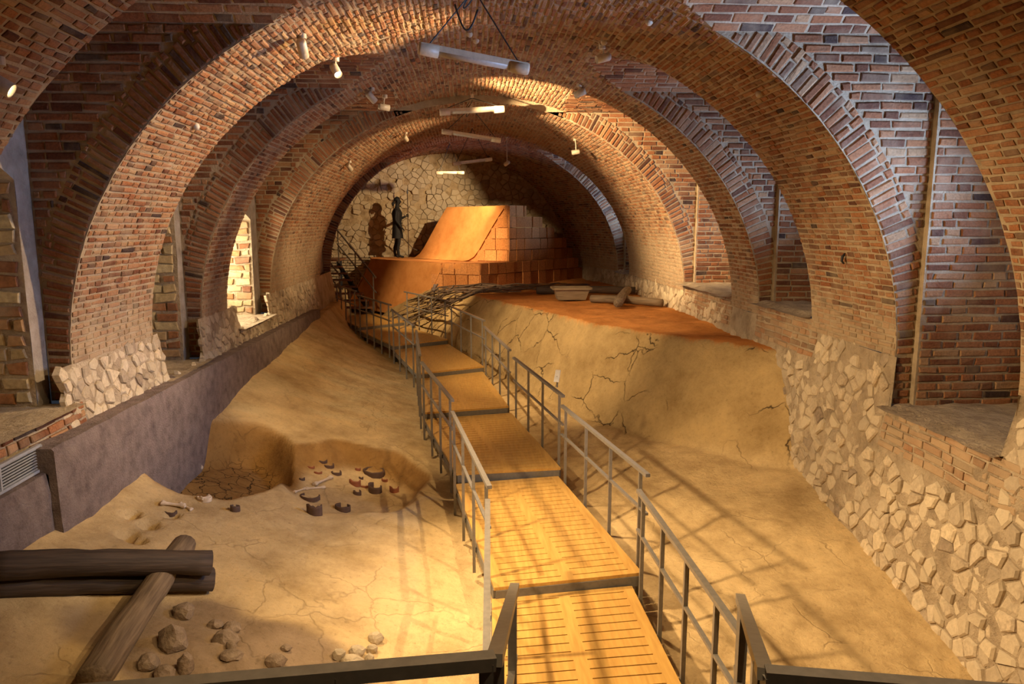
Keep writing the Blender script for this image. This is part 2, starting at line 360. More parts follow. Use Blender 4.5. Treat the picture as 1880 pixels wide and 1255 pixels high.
# crown of the vault between the arches (ceiling) and the side bays
ceil_mb = MB(); CP = Pieces()
def lun_y(by, z):                     # where the lunette arch reaches height z, as half-width fraction
    t = (z-by['ze'])/by['rise']
    return 0.0 if t >= 1 else (1.0 if t <= 0 else math.sqrt(1-t))
for by in bays:
    y0, y1 = by['y']; ym = (y0+y1)/2; hw = (y1-y0)/2; zt = by['ze']+by['rise']
    lf = by['lift']; p0 = math.asin((by['ze']-ZS)/(B+lf))
    for Y in ((y0, y1) if lf > 0 else ()): ceil_mb.grid(lambda u, v: elll(p0+(math.pi-2*p0)*v, Y, lf*u), 1, 160)
    for sgn in (-1, 1):
        def fn(u, v):
            ph = p0+(math.pi-2*p0)*v; z = ZS+(B+lf)*math.sin(ph); k = lun_y(by, z)*hw
            ya, yb_ = (y0, ym-k) if sgn < 0 else (ym+k, y1)
            return elll(ph, ya+(yb_-ya)*u, lf)
        ceil_mb.grid(fn, 6, 200)
    def iv(v):
        z = elll(phi_at(v), 5, lf).z; k = lun_y(by, z)*hw
        return [(y0, y1)] if k <= 0 else [(y0, ym-k), (ym+k, y1)]
    lay(CP, lambda u, v, h: elll(phi_at(v), u, lf, h), arc_of(p0), arc_of(math.pi-p0), iv, course=.066, lens=(.135, .15, .15, .27), pale=0.2, flip=True)
ceil = ceil_mb.build('ceiling', MORTAR, None, True); tag(ceil, 'brick crown of the barrel vault between the arches', 'ceiling', kind='structure')
CP.emit(ceil, BRICK, 'brick', 'brickwork')

def bay_side(by, side, idx):
    """One bay on one side: rib faces, soffit, wall plane, window recess."""
    sg = 1 if side == 'right' else -1
    y0, y1 = by['y']; ze, rise = by['ze'], by['rise']; ym = (y0+y1)/2; hw = (y1-y0)/2
    xlim = XR if sg > 0 else XL; xend = XRE if sg > 0 else XL; sill = by['sr'] if sg > 0 else by['sl']
    X = lambda r: XC+sg*r                     # r = distance from the hall axis
    rl, re_ = abs(xlim-XC), abs(xend-XC)
    mb = MB(); P = Pieces()
    # side faces at y0 and y1
    for Y, d in ((y0, 1), (y1, -1)):
        def fn(u, v):
            z = sill+(ze-sill)*v; r0 = xell(z); return Vector((X(r0+(re_-r0)*u), Y, z))
        mb.grid(fn, 6, 50)
    if sg > 0:
        mb.grid(lambda u, v: Vector((XR+(XRE-XR)*u, y1-.07, sill+(ze+rise-sill)*v)), 4, 30)
        mb.grid(lambda u, v: Vector((XR, y1-.07+.09*u, sill+(ze+rise-sill)*v)), 1, 30)
    # soffit
    def fs(u, v):
        t = 2*v-1; z = ze+rise*(1-t*t); r0 = xell(z, by['lift']); return Vector((X(r0+(re_-r0)*u), ym+hw*t, z))
    mb.grid(fs, 10, 64)
    # bricks on the far side face (the near one is never turned to the hall's viewer but gets the same courses)
    RING = 0.33
    for Y, d in ((y1, -1), (y0, 1)):
        def dmax(v):
            ph = phi_at(v); p = ell(ph, 5); q = ell(ph, 5, -1.0); dx, dz = abs(q.x-p.x), q.z-p.z
            k = RING
            if dx > 1e-3: k = min(k, (rl-abs(p.x-XC))/dx-0.01)
            if dz > 1e-3: k = min(k, (ze-p.z)/dz-0.01)
            return k
        vmax = arc_of(math.asin((ze-ZS)/B))
        if sg > 0:
            mp = lambda u, v, h: ell(phi_at(v), Y+d*h, -u)
            lay(P, mp, 0.02, vmax, lambda v: [(0.004, dmax(v))], course=.078, lens=(0.31, 0.33, 0.33), pale=0.1, flip=(d > 0))
        else:
            mp = lambda u, v, h: ell(math.pi-phi_at(v), Y+d*h, -u)
            lay(P, mp, 0.02, vmax, lambda v: [(0.004, dmax(v))], course=.066, lens=(0.31, 0.33, 0.33), pale=0.05, flip=(d < 0))
        def ivh(z):
            out = []
            zz = (z-ZS)/(B+RING)
            ro = (A+RING)*math.sqrt(max(0, 1-zz*zz)) if z > ZS else A
            if ro < rl-0.06: out.append((ro+0.01, rl-0.01))
            if re_ > rl+0.1: out.append((rl+0.015, re_))
            return out
        if d < 0 or sg < 0:
            lay(P, lambda u, v, h: (X(u), Y+d*(h+(.07 if sg > 0 and d < 0 and u > rl else 0)), v), sill, ze-0.01, ivh, pale=0.05, lens=(0.28, 0.3, 0.15), flip=(sg*d > 0))
    # soffit bricks: courses along x
    lay(P, lambda u, v, h: (X(u), ym+v, ze+rise*(1-(v/hw)**2)-h), -hw, hw, lambda v: [(xell(ze+rise*(1-(v/hw)**2), by['lift'])+0.01, re_)], lens=(0.28, 0.3, 0.15), pale=0.05, flip=(sg < 0))
    o = mb.build('wall_%s' % side, MORTAR, None, False)
    nth = ['nearest', 'second', 'third', 'farthest'][idx]
    tag(o, '%s arched wall bay on the %s side, brick rib faces and vault' % (nth, side), 'wall', kind='structure')
    P.emit(o, BRICK, 'brick', 'brickwork')
    # end of the bay
    if sg > 0:
        m2 = MB(); m2.grid(lambda u, v: Vector((XRE, y0+(y1-y0)*u, sill+(ze+rise-sill)*v)), 4, 8)
        m2.build('window_wall', PLASTER, o)
        m3 = MB(); m3.grid(lambda u, v: Vector((4.08+(XRE-4.08)*u, y0+(y1-y0)*v, sill+0.02*noise.noise(Vector((u*9, v*5, idx))) + (0.0 if u < .1 else 0.03))), 24, 24)
        m3.build('window_sill', RUBBLEBED, o, True)
        # pale plaster bead along the corner between rib face and recess
        m4 = MB(); m4.tube([Vector((XR+.03+R.uniform(-.012, .012), y1-0.045, z)) for z in [sill+k*0.12 for k in range(int((ze-sill-.1)/0.12))]], [R.uniform(.018, .03) for k in range(int((ze-sill-.1)/0.12))], 8)
        m4.build('corner_bead', MORTAR, o, True)
    else:
        yo = by['yo']; m2 = MB()
        if yo:
            top = by['top']
            def zarch(t): return top-0.18*t*t
            for (ya, yb_) in ((y0, yo[0]), (yo[1], y1)):
                m2.grid(lambda u, v: Vector((XL+0.012*noise.noise(Vector((u*3, v*9, idx+.5))), ya+(yb_-ya)*u+(0.03*noise.noise(Vector((v*6, idx, 2))) if 0 < u < 1 else 0), 1.2+(ze+rise-1.2)*v)), 4, 40)
            m2.grid(lambda u, v: Vector((XL, yo[0]+(yo[1]-yo[0])*u, zarch(2*u-1)+(ze+rise-zarch(2*u-1))*v)), 14, 10)
            m2.grid(lambda u, v: Vector((XL, yo[0]+(yo[1]-yo[0])*u, 1.2+(sill-1.2)*v)), 4, 4)
            m2.build('plaster_face', PLASTER, o, True)
            m3 = MB()
            m3.grid(lambda u, v: Vector((XL+(XLE-XL)*u, yo[0]+(yo[1]-yo[0])*v, zarch(2*v-1))), 4, 14)
            for yy in yo: m3.grid(lambda u, v: Vector((XL+(XLE-XL)*u, yy, sill+(top-sill)*v)), 4, 10)
            m3.grid(lambda u, v: Vector((XLE, yo[0]+(yo[1]-yo[0])*u, sill+(top-sill)*v)), 4, 4)
            m3.build('recess', RUBBLEBED, o)
            m5 = MB(); m5.grid(lambda u, v: Vector((-3.45+(XLE+3.45)*u, yo[0]-.1+(yo[1]-yo[0]+.2)*v, sill+0.012*noise.noise(Vector((u*9, v*7, 3))))), 16, 16)
            m5.build('window_sill', RUBBLEBED, o, True)
            P2 = Pieces()
            lay(P2, lambda u, v, h: (XL-u, yo[1]-h, v), sill+.02, top-.2, lambda v: [(0.03, 1.05)], course=0.13, lens=(0.2, 0.28, 0.36), jit=0.018, H=0.03, mort=0.03, pale=0.1, flip=True)
            P2.emit(o, JAMBSTONE, 'stone', 'jamb_stonework')
        else:
            m2.grid(lambda u, v: Vector((XL, y0+(y1-y0)*u, 0.6+(ze+rise-.6)*v)), 8, 20); m2.build('plaster_face', PLASTER, o, True)
    return o
for i, by in enumerate(bays):
    bay_side(by, 'right', i); bay_side(by, 'left', i)

# windows (daylight) at the ends of the recesses
def window(n, x, ya, yb, za, zb, mat, sg, where):
    o = empty('window_%d' % n, (x, (ya+yb)/2, za), 'daylit window at the back of the %s recess' % where, 'window', kind='structure')
    m = MB()
    for yy in (ya, yb): m.bar((x, yy, za), (x, yy, zb), 0.06, 0.06)
    for zz in (za, zb): m.bar((x, ya, zz), (x, yb, zz), 0.06, 0.06)
    part(m, 'window_frame', FRAME, o)
    m = MB(); m.bar((x, (ya+yb)/2, za), (x, (ya+yb)/2, zb), 0.04, 0.04); m.bar((x, ya, (za+zb)/2), (x, yb, (za+zb)/2), 0.04, 0.04)
    part(m, 'glazing_bar', FRAME, o)
    for a, b in ((ya, (ya+yb)/2), ((ya+yb)/2, yb)):
        for c, d in ((za, (za+zb)/2), ((za+zb)/2, zb)):
            m = MB(); m.box((x+sg*0.01, (a+b)/2, (c+d)/2), (0.008, b-a-.03, d-c-.03)); part(m, 'pane', mat, o)
wn = 1
for i, by in enumerate(bays):
    y0, y1 = by['y']
    window(wn, XRE-0.06, y0+.25, y1-.25, by['sr']+.5, 4.6, PANE, 1, ['nearest right', 'second right', 'third right', 'farthest right'][i]); wn += 1
for i, by in enumerate(bays[:3]):
    y0, y1 = by['yo']
    window(wn, XLE+0.06, y0+.15, y1-.15, by['sl']+.35, by['top']-.25, PANES if i == 2 else PANEW, -1, ['nearest left', 'second left', 'third left'][i]); wn += 1

# cool daylight coming in through the right windows
def daylight(p, tgt, e, sx, sy, spread, nm):
    ld = bpy.data.lights.new(nm, 'AREA'); ld.shape = 'RECTANGLE'; ld.size = sx; ld.size_y = sy; ld.energy = e; ld.color = (0.36, 0.55, 1.0); ld.spread = math.radians(spread)
    lo = bpy.data.objects.new(nm, ld); COL.objects.link(lo); lo.location = p; lo.rotation_euler = (Vector(tgt)-Vector(p)).to_track_quat('-Z', 'Y').to_euler()
daylight((5.5, 5.6, 3.5), (3.0, 6.55, 5.0), 70, .5, .8, 72, 'window_daylight')
daylight((5.5, 9.0, 3.3), (3.3, 10.1, 4.6), 26, .5, .8, 72, 'window_daylight')
daylight((5.5, 12.2, 3.2), (4.0, 13.8, 3.6), 7, .5, .8, 75, 'window_daylight')
daylight((5.5, 19.2, 3.3), (3.4, 20.3, 4.5), 34, .5, .8, 72, 'window_daylight')
daylight((5.4, 6.1, 3.6), (-3.2, 7.9, 2.0), 34, .9, 1.2, 60, 'window_daylight')

# ------------------------------------------------------------------ lower walls
def zone_top(Y):
    for by in bays:
        if by['y'][0]+.02 < Y < by['y'][1]-.02: return by['sr']
    return ZS
def xw_right(Y, z, h=0.0):
    return xcf(Y)-XC+4.24-0.30*(max(0, 1-z/2.2))**1.15+0.035*noise.noise(Vector((Y*1.7, z*2.1, 4)))-h
mb = MB(); nY = 700
mb.grid(lambda u, v: Vector((xw_right(-1.5+26*u, -0.4+(zone_top(-1.5+26*u)+.4)*v)+0.02*noise.noise(Vector((u*180, v*18, 1))), -1.5+26*u, -0.4+(zone_top(-1.5+26*u)+.4)*v)), nY, 40)
wr = mb.build('wall_right', RUBBLEBED, None, True); tag(wr, 'rough rubble foot of the right wall below the window recesses', 'wall', kind='structure')
P = Pieces()
def keep(Y, z):
    if 5.25 < Y < 7.0: return z < 1.22
    if 8.6 < Y < 11.6: return z < 1.8
    return z < zone_top(Y)-0.03
pave(P, lambda u, v, h: (xw_right(u, v, h-.016), u, v), 3.4, 9.9, -0.1, 2.2, 0.17, 0.042, keep, 0.55)
pave(P, lambda u, v, h: (xw_right(u, v, h-.014), u, v), 9.9, 22, 1.75, 2.2, 0.2, 0.035, keep, 0.55)
P.emit(wr, STONE, 'stone', 'rubble_stonework')
P = Pieces()
lay(P, lambda u, v, h: (xw_right(u, v, h), u, v), 1.30, 1.70, lambda v: [(4.2, 6.95)], pale=0.85)
lay(P, lambda u, v, h: (xw_right(u, v, h), u, v), 1.88, 2.36, lambda v: [(8.62, 10.45), (11.5, 14.0)], pale=0.62)
P.emit(wr, BRICK, 'brick', 'plinth_brickwork', 200)
# left wall foot behind the retaining wall
def zl_top(Y):
    for by in bays[:3]:
        if by['yo'][0] < Y < by['yo'][1]: return by['sl']
    return ZS+0.02
def xw_left(Y, z, h=0.0): return xcf(Y)-XC-3.62+0.13*max(0, 1-(z-1.3)/0.9)+0.03*noise.noise(Vector((Y*1.7, z*2.3, 9)))+h
mb = MB(); mb.grid(lambda u, v: Vector((xw_left(-1.5+26*u, zl_top(-1.5+26*u)*v), -1.5+26*u, zl_top(-1.5+26*u)*v)), nY, 24)
wl = mb.build('wall_left', RUBBLEBED, None, True); tag(wl, 'rough rubble foot of the left wall above the grey retaining wall', 'wall', kind='structure')
P = Pieces()
def keepl(Y, z): return z < zl_top(Y)-.02 and not (Y < 6.6)
pave(P, lambda u, v, h: (xw_left(u, v, h-.012), u, v), 6.6, 18, 1.52, 2.2, 0.15, 0.035, keepl, 0.5)
P.emit(wl, STONE, 'stone', 'rubble_stonework')
P = Pieces()
lay(P, lambda u, v, h: (xw_left(u, v, h+.01), u, v), 1.40, 1.88, lambda v: [(4.2, 6.95)], pale=0.12, flip=True, hole=lambda u, v: 5.05 < u < 6.08 and 1.48 < v < 1.74, lens=(.28, .3, .15))
P.emit(wl, BRICK, 'brick', 'plinth_brickwork', 100)
# retaining wall in front of it (mauve render, lower and set back near the viewer)
mb = MB(); XRW = -3.30
def rw(Y0, Y1, top0, top1, xf, tk):
    def f(u, v):
        Y = Y0+(Y1-Y0)*u; n_ = 0.012*noise.noise(Vector((Y*3, v*7, 2))); top = top0+(top1-top0)*u
        if v < 0.8: return Vector((xf+n_-0.03*(v/0.8), Y, -0.3+(top+.3-.02)*v/0.8))
        return Vector((xf-0.03-0.02-(tk-.05)*(v-.8)/.2, Y, top+n_))
    mb.grid(f, int((Y1-Y0)*10), 15)
    for Y, top in ((Y0, top0), (Y1, top1)):
        mb.add([(xf, Y, -.3), (xf-.03, Y, top-.02), (xf-.05, Y, top), (xf-tk, Y, top), (xf-tk, Y, -.3)], [(0, 1, 2, 3, 4)])
rw(6.0, 17.2, 1.70, 1.55, XRW, 0.32); rw(2.0, 6.0, 1.50, 1.50, XRW-0.06, 0.26)
rwall = mb.build('retaining_wall', RENDERW, None, False); tag(rwall, 'low mauve-grey rendered retaining wall along the left side of the excavation', 'wall', kind='structure')
# end wall, front wall behind the viewer
def endw(u, v):
    x, z = -6+11*u, 0+6.2*v; p = Vector((x*2.2, z*2.8, 0))
    d = 0.06*noise.fractal(p, 0.8, 2.0, 4)+0.05*max(0, noise.noise(p*1.7))
    if abs(z-(2.86+.05*noise.noise(Vector((x*2, 0, 0)))+.03*x)) < 0.06 and x < -0.8: d -= 0.07*-1
    return Vector((x, 24.3+d, z))
mb = MB(); mb.grid(endw, 190, 110)
wb = mb.build('wall_back', ENDWALL, None, True); tag(wb, 'rough stone end wall behind the rampart model', 'wall', kind='structure')
P = Pieces()
pave(P, lambda u, v, h: (u, 24.26-h, v), -4.6, 3.4, 2.5, 5.7, 0.22, 0.016, lambda u, v: R.random() < 0.7, 0.8)
lay(P, lambda u, v, h: (u, 24.20-h, v), 1.3, 2.5, lambda v: [(-4.8, -2.4)], pale=0.4)
P.emit(wb, STONE, 'stone', 'end_wall_stonework', 250)
mb = MB(); mb.grid(lambda u, v: Vector((-4.2+9*u, -1.5, -0.4+6.4*v)), 6, 6)
wf = mb.build('wall_front', PLASTER); tag(wf, 'plastered wall behind the viewer', 'wall', kind='structure')
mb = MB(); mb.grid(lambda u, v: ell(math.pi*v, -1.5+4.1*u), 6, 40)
o = mb.build('trim_6', rough_mat('plain_brick_vault', [(0.3, (0.2, 0.08, 0.04)), (0.7, (0.36, 0.16, 0.08))], 8, 30)); tag(o, 'vault above and behind the viewer', 'ceiling', kind='structure')  # mottled brick tones, no single bricks laid here

# ------------------------------------------------------------------ ground
def interp(x, xs, ys):
    if x <= xs[0]: return ys[0]
    for i in range(1, len(xs)):
        if x <= xs[i]: return ys[i-1]+(ys[i]-ys[i-1])*(x-xs[i-1])/(xs[i]-xs[i-1])
    return ys[-1]
TOP = [(-1.6, 21.6), (-0.45, 19.3), (0.40, 17.3), (1.55, 14.3), (2.29, 12.4), (3.24, 10.83), (4.5, 9.35)]
def dtop(x, y):                       # signed distance to the mound's top edge, + on the mound
    best = 9; sg = -1; al = 0
    for i in range(len(TOP)-1):
        ax, ay = TOP[i]; bx, by_ = TOP[i+1]; dx, dy = bx-ax, by_-ay; L2 = dx*dx+dy*dy
        t = min(1, max(0, ((x-ax)*dx+(y-ay)*dy)/L2)); px, py = ax+dx*t, ay+dy*t
        d = math.hypot(x-px, y-py)
        if d < best: best = d; sg = 1 if dx*(y-ay)-dy*(x-ax) > 0 else -1; al = (i+t)/(len(TOP)-1)
    return best*sg, al
def xwalk(Y): return interp(Y, [0, 4, 7, 10, 13, 16, 19, 22], [.75, .78, .70, .3, -.15, -.8, -2.0, -2.8])
def rwedge(x, y, cx, cy, rx, ry): return math.hypot((x-cx)/rx, (y-cy)/ry)
HOLES = [(-3.08, 6.68, .06), (-2.89, 6.57, .075), (-2.95, 6.28, .075), (-2.83, 6.20, .06), (-2.79, 6.84, .055)]
def ground(x, y, fine=True):
    xw = xwalk(y)
    zl = interp(y, [0, 5.5, 6.5, 10, 11, 13.5, 16.2, 20, 24], [1.02, 1.02, .95, .95, 1.08, 1.18, 1.33, 1.42, 1.5])
    zc = interp(y, [0, 5, 6, 8.5, 11, 14, 17, 20, 24], [0, .03, .1, .2, .3, .42, .55, .7, .8])
    zr = interp(y, [0, 5, 6.3, 8.2, 10, 24], [-.08, 0, .2, .5, .62, .9])
    if x < xw-.7: t = (xw-.7-x)/max(.2, xw-.7+3.3); t = min(t, 1.03); z = zc+(zl-zc)*(0.65*t+0.35*t*t)
    elif x < xw+.8: z = zc
    else: t = (x-xw-.8)/max(.2, 3.95-xw-.8); z = zc+(zr-zc)*min(1.2, t)**1.3
    d, al = dtop(x, y); wd = interp(al, [0, .3, .5, .75, 1], [.9, .85, .65, .75, 1.0])
    if d > -wd*1.3 and y > 8:
        mt = 1.80+.02*noise.noise(Vector((x, y, 0)))
        t = (d+wd)/wd; nn = .12*noise.noise(Vector((x*1.4, y*1.4, 5)))
        k = min(1, max(0, t+nn*(1-abs(2*t-1)) if 0 < t < 1 else t))
        k = k*0.75+sm(k)*0.25
        z = z+(mt-z)*k
    if fine:
        # pit with two lobes
        wob = .10*noise.noise(Vector((x*2, y*2, 7)))
        r1 = rwedge(x, y, -2.85, 8.65, .80, 1.35)+wob; r2 = rwedge(x, y, -1.42, 8.95, .95, 1.25)+wob
        dep = max(.52*sm((1.0-r1)/.28), .24*sm((1.0-r2)/.30)+.10*sm((1-r2)/1.0))
        z -= dep
        for hx, hy, hr in HOLES:
            q = math.hypot(x-hx, y-hy)/hr
            if q < 1.4: z -= .10*sm((1.4-q)/.8)
        z += .035*noise.fractal(Vector((x*1.1, y*1.1, 3)), 0.9, 2.0, 4)+.012*noise.noise(Vector((x*7, y*7, 0)))
        q = rwedge(x, y, -1.75, 4.9, .9, .45); z += .06*sm(1-q)*(1+noise.noise(Vector((x*9, y*9, 0))))
    return z
def hit(px, py):
    d = ray(px, py); t = 2.0
    while t < 30:
        p = CAM+d*t
        if p.z < ground(p.x, p.y): 
            lo, hi = t-.05, t
            for _ in range(12):
                m = (lo+hi)/2; q = CAM+d*m
                if q.z < ground(q.x, q.y): hi = m
                else: lo = m
            p = CAM+d*hi; return Vector((p.x, p.y, ground(p.x, p.y)))
        t += .05
    return CAM+d*20
X0, X1, Y0_, Y1_ = -4.65, 4.35, -1.5, 24.5
nx, ny = 225, 560
mb = MB(); tint = []; crack = []
C_T = Vector((0.59, 0.42, 0.205)); C_PIT = Vector((0.33, 0.18, 0.055)); C_SAND = Vector((0.60, 0.25, 0.065)); C_DARK = Vector((0.30, 0.21, 0.125)); C_MOUND = Vector((0.44, 0.30, 0.13)); C_PALE = Vector((0.60, 0.46, 0.24))
for j in range(ny+1):
    for i in range(nx+1):
        x = X0+(X1-X0)*i/nx; y = Y0_+(Y1_-Y0_)*j/ny
        mb.v.append((x, y, ground(x, y)))
        c = C_T.copy(); d, al = dtop(x, y); ck = .25; cg = 0
        wob = .10*noise.noise(Vector((x*2, y*2, 7)))
        r1 = rwedge(x, y, -2.85, 8.65, .80, 1.35)+wob; r2 = rwedge(x, y, -1.42, 8.95, .95, 1.25)+wob
        k = sm((1.05-r1)/.12); c = c.lerp(C_PIT, k); cg = sm((.85-r1)/.2)
        k2 = sm((1.02-r2)/.08)*sm((r2-.6)/.2)*sm((y-8.6)/.6); c = c.lerp(C_PIT, k2)
        if y > 8:
            nn = .06*noise.noise(Vector((x*5, y*5, 2)))
            k = sm((d+nn+.02)/.06); wdm = sm((d+1.0)/.2)*(1-k)
            c = c.lerp(C_MOUND, wdm); c = c.lerp(C_SAND, k); ck = max(ck*(1-k), wdm)
        q = rwedge(x, y, -1.75, 5.0, 1.1, .55)+.3*noise.noise(Vector((x*3, y*3, 1))); c = c.lerp(C_DARK, sm((1.1-q)/.3))
        sp = noise.noise(Vector((x*.8, y*2.2, 11)))
        if x < xwalk(y)-.6 and y > 10.2: c = c.lerp(C_PALE, sm((sp-.05)/.25)*.7)
        tint.append((*c, 1)); crack.append((ck, cg, 0, 1))
mb.f = [(j*(nx+1)+i, j*(nx+1)+i+1, (j+1)*(nx+1)+i+1, (j+1)*(nx+1)+i) for j in range(ny) for i in range(nx)]
fl = mb.build('floor', EARTH, None, True); tag(fl, 'excavated dry earth floor with a pit and a cut earthen mound', 'floor', kind='structure')
for nm, dat in (('tint', tint), ('crack', crack)):
    a = fl.data.attributes.new(nm, 'FLOAT_COLOR', 'POINT'); a.data.foreach_set('color', [q for t in dat for q in t])

# ------------------------------------------------------------------ walkway
PLAT = [  # z, front-left, front-right, back-right, back-left
    (.40, (.12, 3.3), (1.47, 3.3), (1.42, 5.93), (.20, 5.78)),
    (.50, (.22, 5.78), (1.52, 5.97), (1.10, 8.50), (-.13, 8.30)),
    (.60, (-.12, 8.39), (1.13, 8.51), (.70, 11.16), (-.62, 10.88)),
    (.70, (-.64, 10.87), (.66, 11.19), (.33, 13.93), (-.86, 13.45)),
    (.80, (-.88, 13.35), (.35, 13.95), (-.38, 16.65), (-1.55, 16.0)),
    (.90, (-1.55, 15.95), (-.40, 16.75), (-1.58, 19.1), (-2.60, 18.3)),
    (1.00, (-2.62, 18.25), (-1.58, 19.15), (-2.55, 21.0), (-3.45, 20.2))]
ORD = ['nearest', 'second nearest', 'third', 'fourth', 'fifth', 'sixth', 'farthest']
def bil(q, u, v):
    fl_, fr, br, bl = [Vector((*p, 0)) for p in q[1:]]
    p = (fl_*(1-u)+fr*u)*(1-v)+(bl*(1-u)+br*u)*v; return Vector((p.x, p.y, q[0]))
for i, q in enumerate(PLAT):
    base = bil(q, .5, .5); base.z = ground(base.x, base.y)
    o = empty('walkway_platform', base, '%s slotted wooden platform of the stepped walkway' % ORD[i], 'platform', 'walkway platforms')
    mb = MB(); th = .03
    ln = (bil(q, .5, 1)-bil(q, .5, 0)).length; ns = max(6, int(round(ln/.115)))
    def slab(u0, u1, v0, v1):
        t = [bil(q, u, v) for u, v in ((u0, v0), (u1, v0), (u1, v1), (u0, v1))]; b_ = [p-Vector((0, 0, th)) for p in t]
        mb.add(t+b_, [(0, 1, 2, 3), (7, 6, 5, 4), (0, 4, 5, 1), (1, 5, 6, 2), (2, 6, 7, 3), (3, 7, 4, 0)])
    U = [0, .075, .46, .54, .925, 1]
    slab(U[0], U[1], 0, 1); slab(U[2], U[3], 0, 1); slab(U[4], U[5], 0, 1)
    sw = .012/ln
    vs_ = [0]+[(k+.75)/(ns+.5) for k in range(ns)]+[1]
    for k in range(len(vs_)-1):
        a_, b2 = vs_[k]+(sw/2 if k else 0), vs_[k+1]-(sw/2 if k < len(vs_)-2 else 0)
        for ua, ub in ((U[1], U[2]), (U[3], U[4])): slab(ua, ub, a_, b2)
    part(mb, 'deck', DECK, o)
    mb = MB(); cs = [bil(q, *c) for c in ((0.01, 0.005), (.99, 0.005), (.99, .995), (0.01, .995))]
    for k in range(4):
        a_, b2 = cs[k]-Vector((0, 0, .075)), cs[(k+1) % 4]-Vector((0, 0, .075)); mb.bar(a_, b2, .04, .088)
    part(mb, 'edge_frame', EDGESTEEL, o)
    mb = MB()
    for v in (.25, .5, .75): mb.bar(bil(q, .02, v)-Vector((0, 0, .08)), bil(q, .98, v)-Vector((0, 0, .08)), .04, .07)
    part(mb, 'joist', DARKSTEEL, o)
    for u, v in ((.08, .06), (.92, .06), (.08, .94), (.92, .94)):
        p = bil(q, u, v); mb = MB(); mb.bar((p.x, p.y, ground(p.x, p.y)-.02), p-Vector((0, 0, .1)), .05, .05, (0, 1, 0)); part(mb, 'leg', DARKSTEEL, o)
def railing(q, side, label, pts=None, height=.87, npost=4, over=.10, e0=0, e1=1):
    u = -0.025 if side == 'left' else 1.025
    a, b = bil(q, u, e0+.07), bil(q, u, e1-.07); t = (b-a).normalized()
    base = (a+b)/2; base.z = ground(base.x, base.y)
    o = empty('railing', base, label, 'railing', 'walkway railings')
    up = Vector((0, 0, height)); mid = Vector((0, 0, height*.60))
    m = MB(); m.bar(a+up-t*over*1.6, b+up+t*over*1.6, .042, .03); part(m, 'top_rail', STEEL, o)
    m = MB(); m.bar(a+mid-t*over*1.6, b+mid+t*over*1.6, .028, .022); part(m, 'middle_rail', STEEL, o)
    for k in range(npost):
        p = a.lerp(b, k/(npost-1)); m = MB(); m.bar((p.x, p.y, max(ground(p.x, p.y)-.02, p.z-.3)), p+up-Vector((0, 0, .015)), .03, .03, (0, 1, 0)); po = part(m, 'post', STEEL, o)
        m = MB(); off = Vector((-1 if side == 'right' else 1, 0, 0))*.05
        m.bar(p-Vector((0, 0, .075)), p+off-Vector((0, 0, .075)), .025, .04); subpart(m, 'bracket', DARKSTEEL, po, o)
for i, q in enumerate(PLAT):
    n = 4 if i != 0 else 5
    railing(q, 'left', 'grey steel railing on the left edge of the %s walkway platform' % ORD[i], npost=4 if i < 5 else 5)
    if i < 6: railing(q, 'right', 'grey steel railing on the right edge of the %s walkway platform' % ORD[i], npost=n)

# foreground stairs and landing rails
o = empty('entrance_stairs', (0.5, 2.6, .2), 'steel stairs with handrails leading down to the walkway in the foreground', 'stairs')
LZ = 1.32
m = MB(); m.box((.45, .3, LZ-.03), (3.4, 3.2, .06)); part(m, 'landing', DARKSTEEL, o)
for k in range(5):
    yy = 1.95+(k+.5)*.27; zz = LZ-(k+1)*.155; m = MB(); m.box((.5+.08*k, yy, zz), (.95+.02*k, .26, .035)); part(m, 'tread', TREAD, o)
for s_, xa, xb in ((0, .07, .2), (1, .95, 1.4)):
    m = MB(); m.bar((xa, 1.9, LZ-.08), (xb, 3.3, .42), .03, .16); part(m, 'stringer', DARKSTEEL, o)
la, lb = at_y(908, 1212, 1.9), at_y(945, 1076, 3.45)
ra, rb_ = at_y(1405, 1238, 1.9), at_y(1359, 1096, 3.35)
for a, b in ((la, lb), (ra, rb_)):
    m = MB(); m.bar(a, b, .045, .035); part(m, 'handrail', STEEL, o)
    d_ = (b-a)
    m = MB(); m.bar(a-Vector((0, -.05, .40)), b-Vector((0, 0, .38)), .03, .025); part(m, 'middle_rail', STEEL, o)
    for k in (.08, .8):
        p = a+d_*k; m = MB(); m.bar((p.x, p.y, .45+(1-k)*.8), p, .04, .04, (0, 1, 0)); part(m, 'post', STEEL, o)
ll = at_y(330, 1262, 1.75); rr_ = at_y(1700, 1262, 1.8)
for a, b in ((la, ll), (ra, rr_)):
    d_ = (b-a).normalized()
    m = MB(); m.bar(a, b+d_*.6, .045, .04); part(m, 'landing_rail', STEEL, o)
    for k in (0.03, .55, 1.0):
        p = a.lerp(b, k); m = MB(); m.bar((p.x, p.y, LZ), p, .04, .04, (0, 1, 0)); part(m, 'post', STEEL, o)
for px, zz in ((.5, .0), (-1.1, 0), (2.0, 0)):
    for yy in (-1.1, 1.8): m = MB(); m.bar((px, yy, ground(px, yy)-.02), (px, yy, LZ-.05), .06, .06, (0, 1, 0)); part(m, 'support', DARKSTEEL, o)

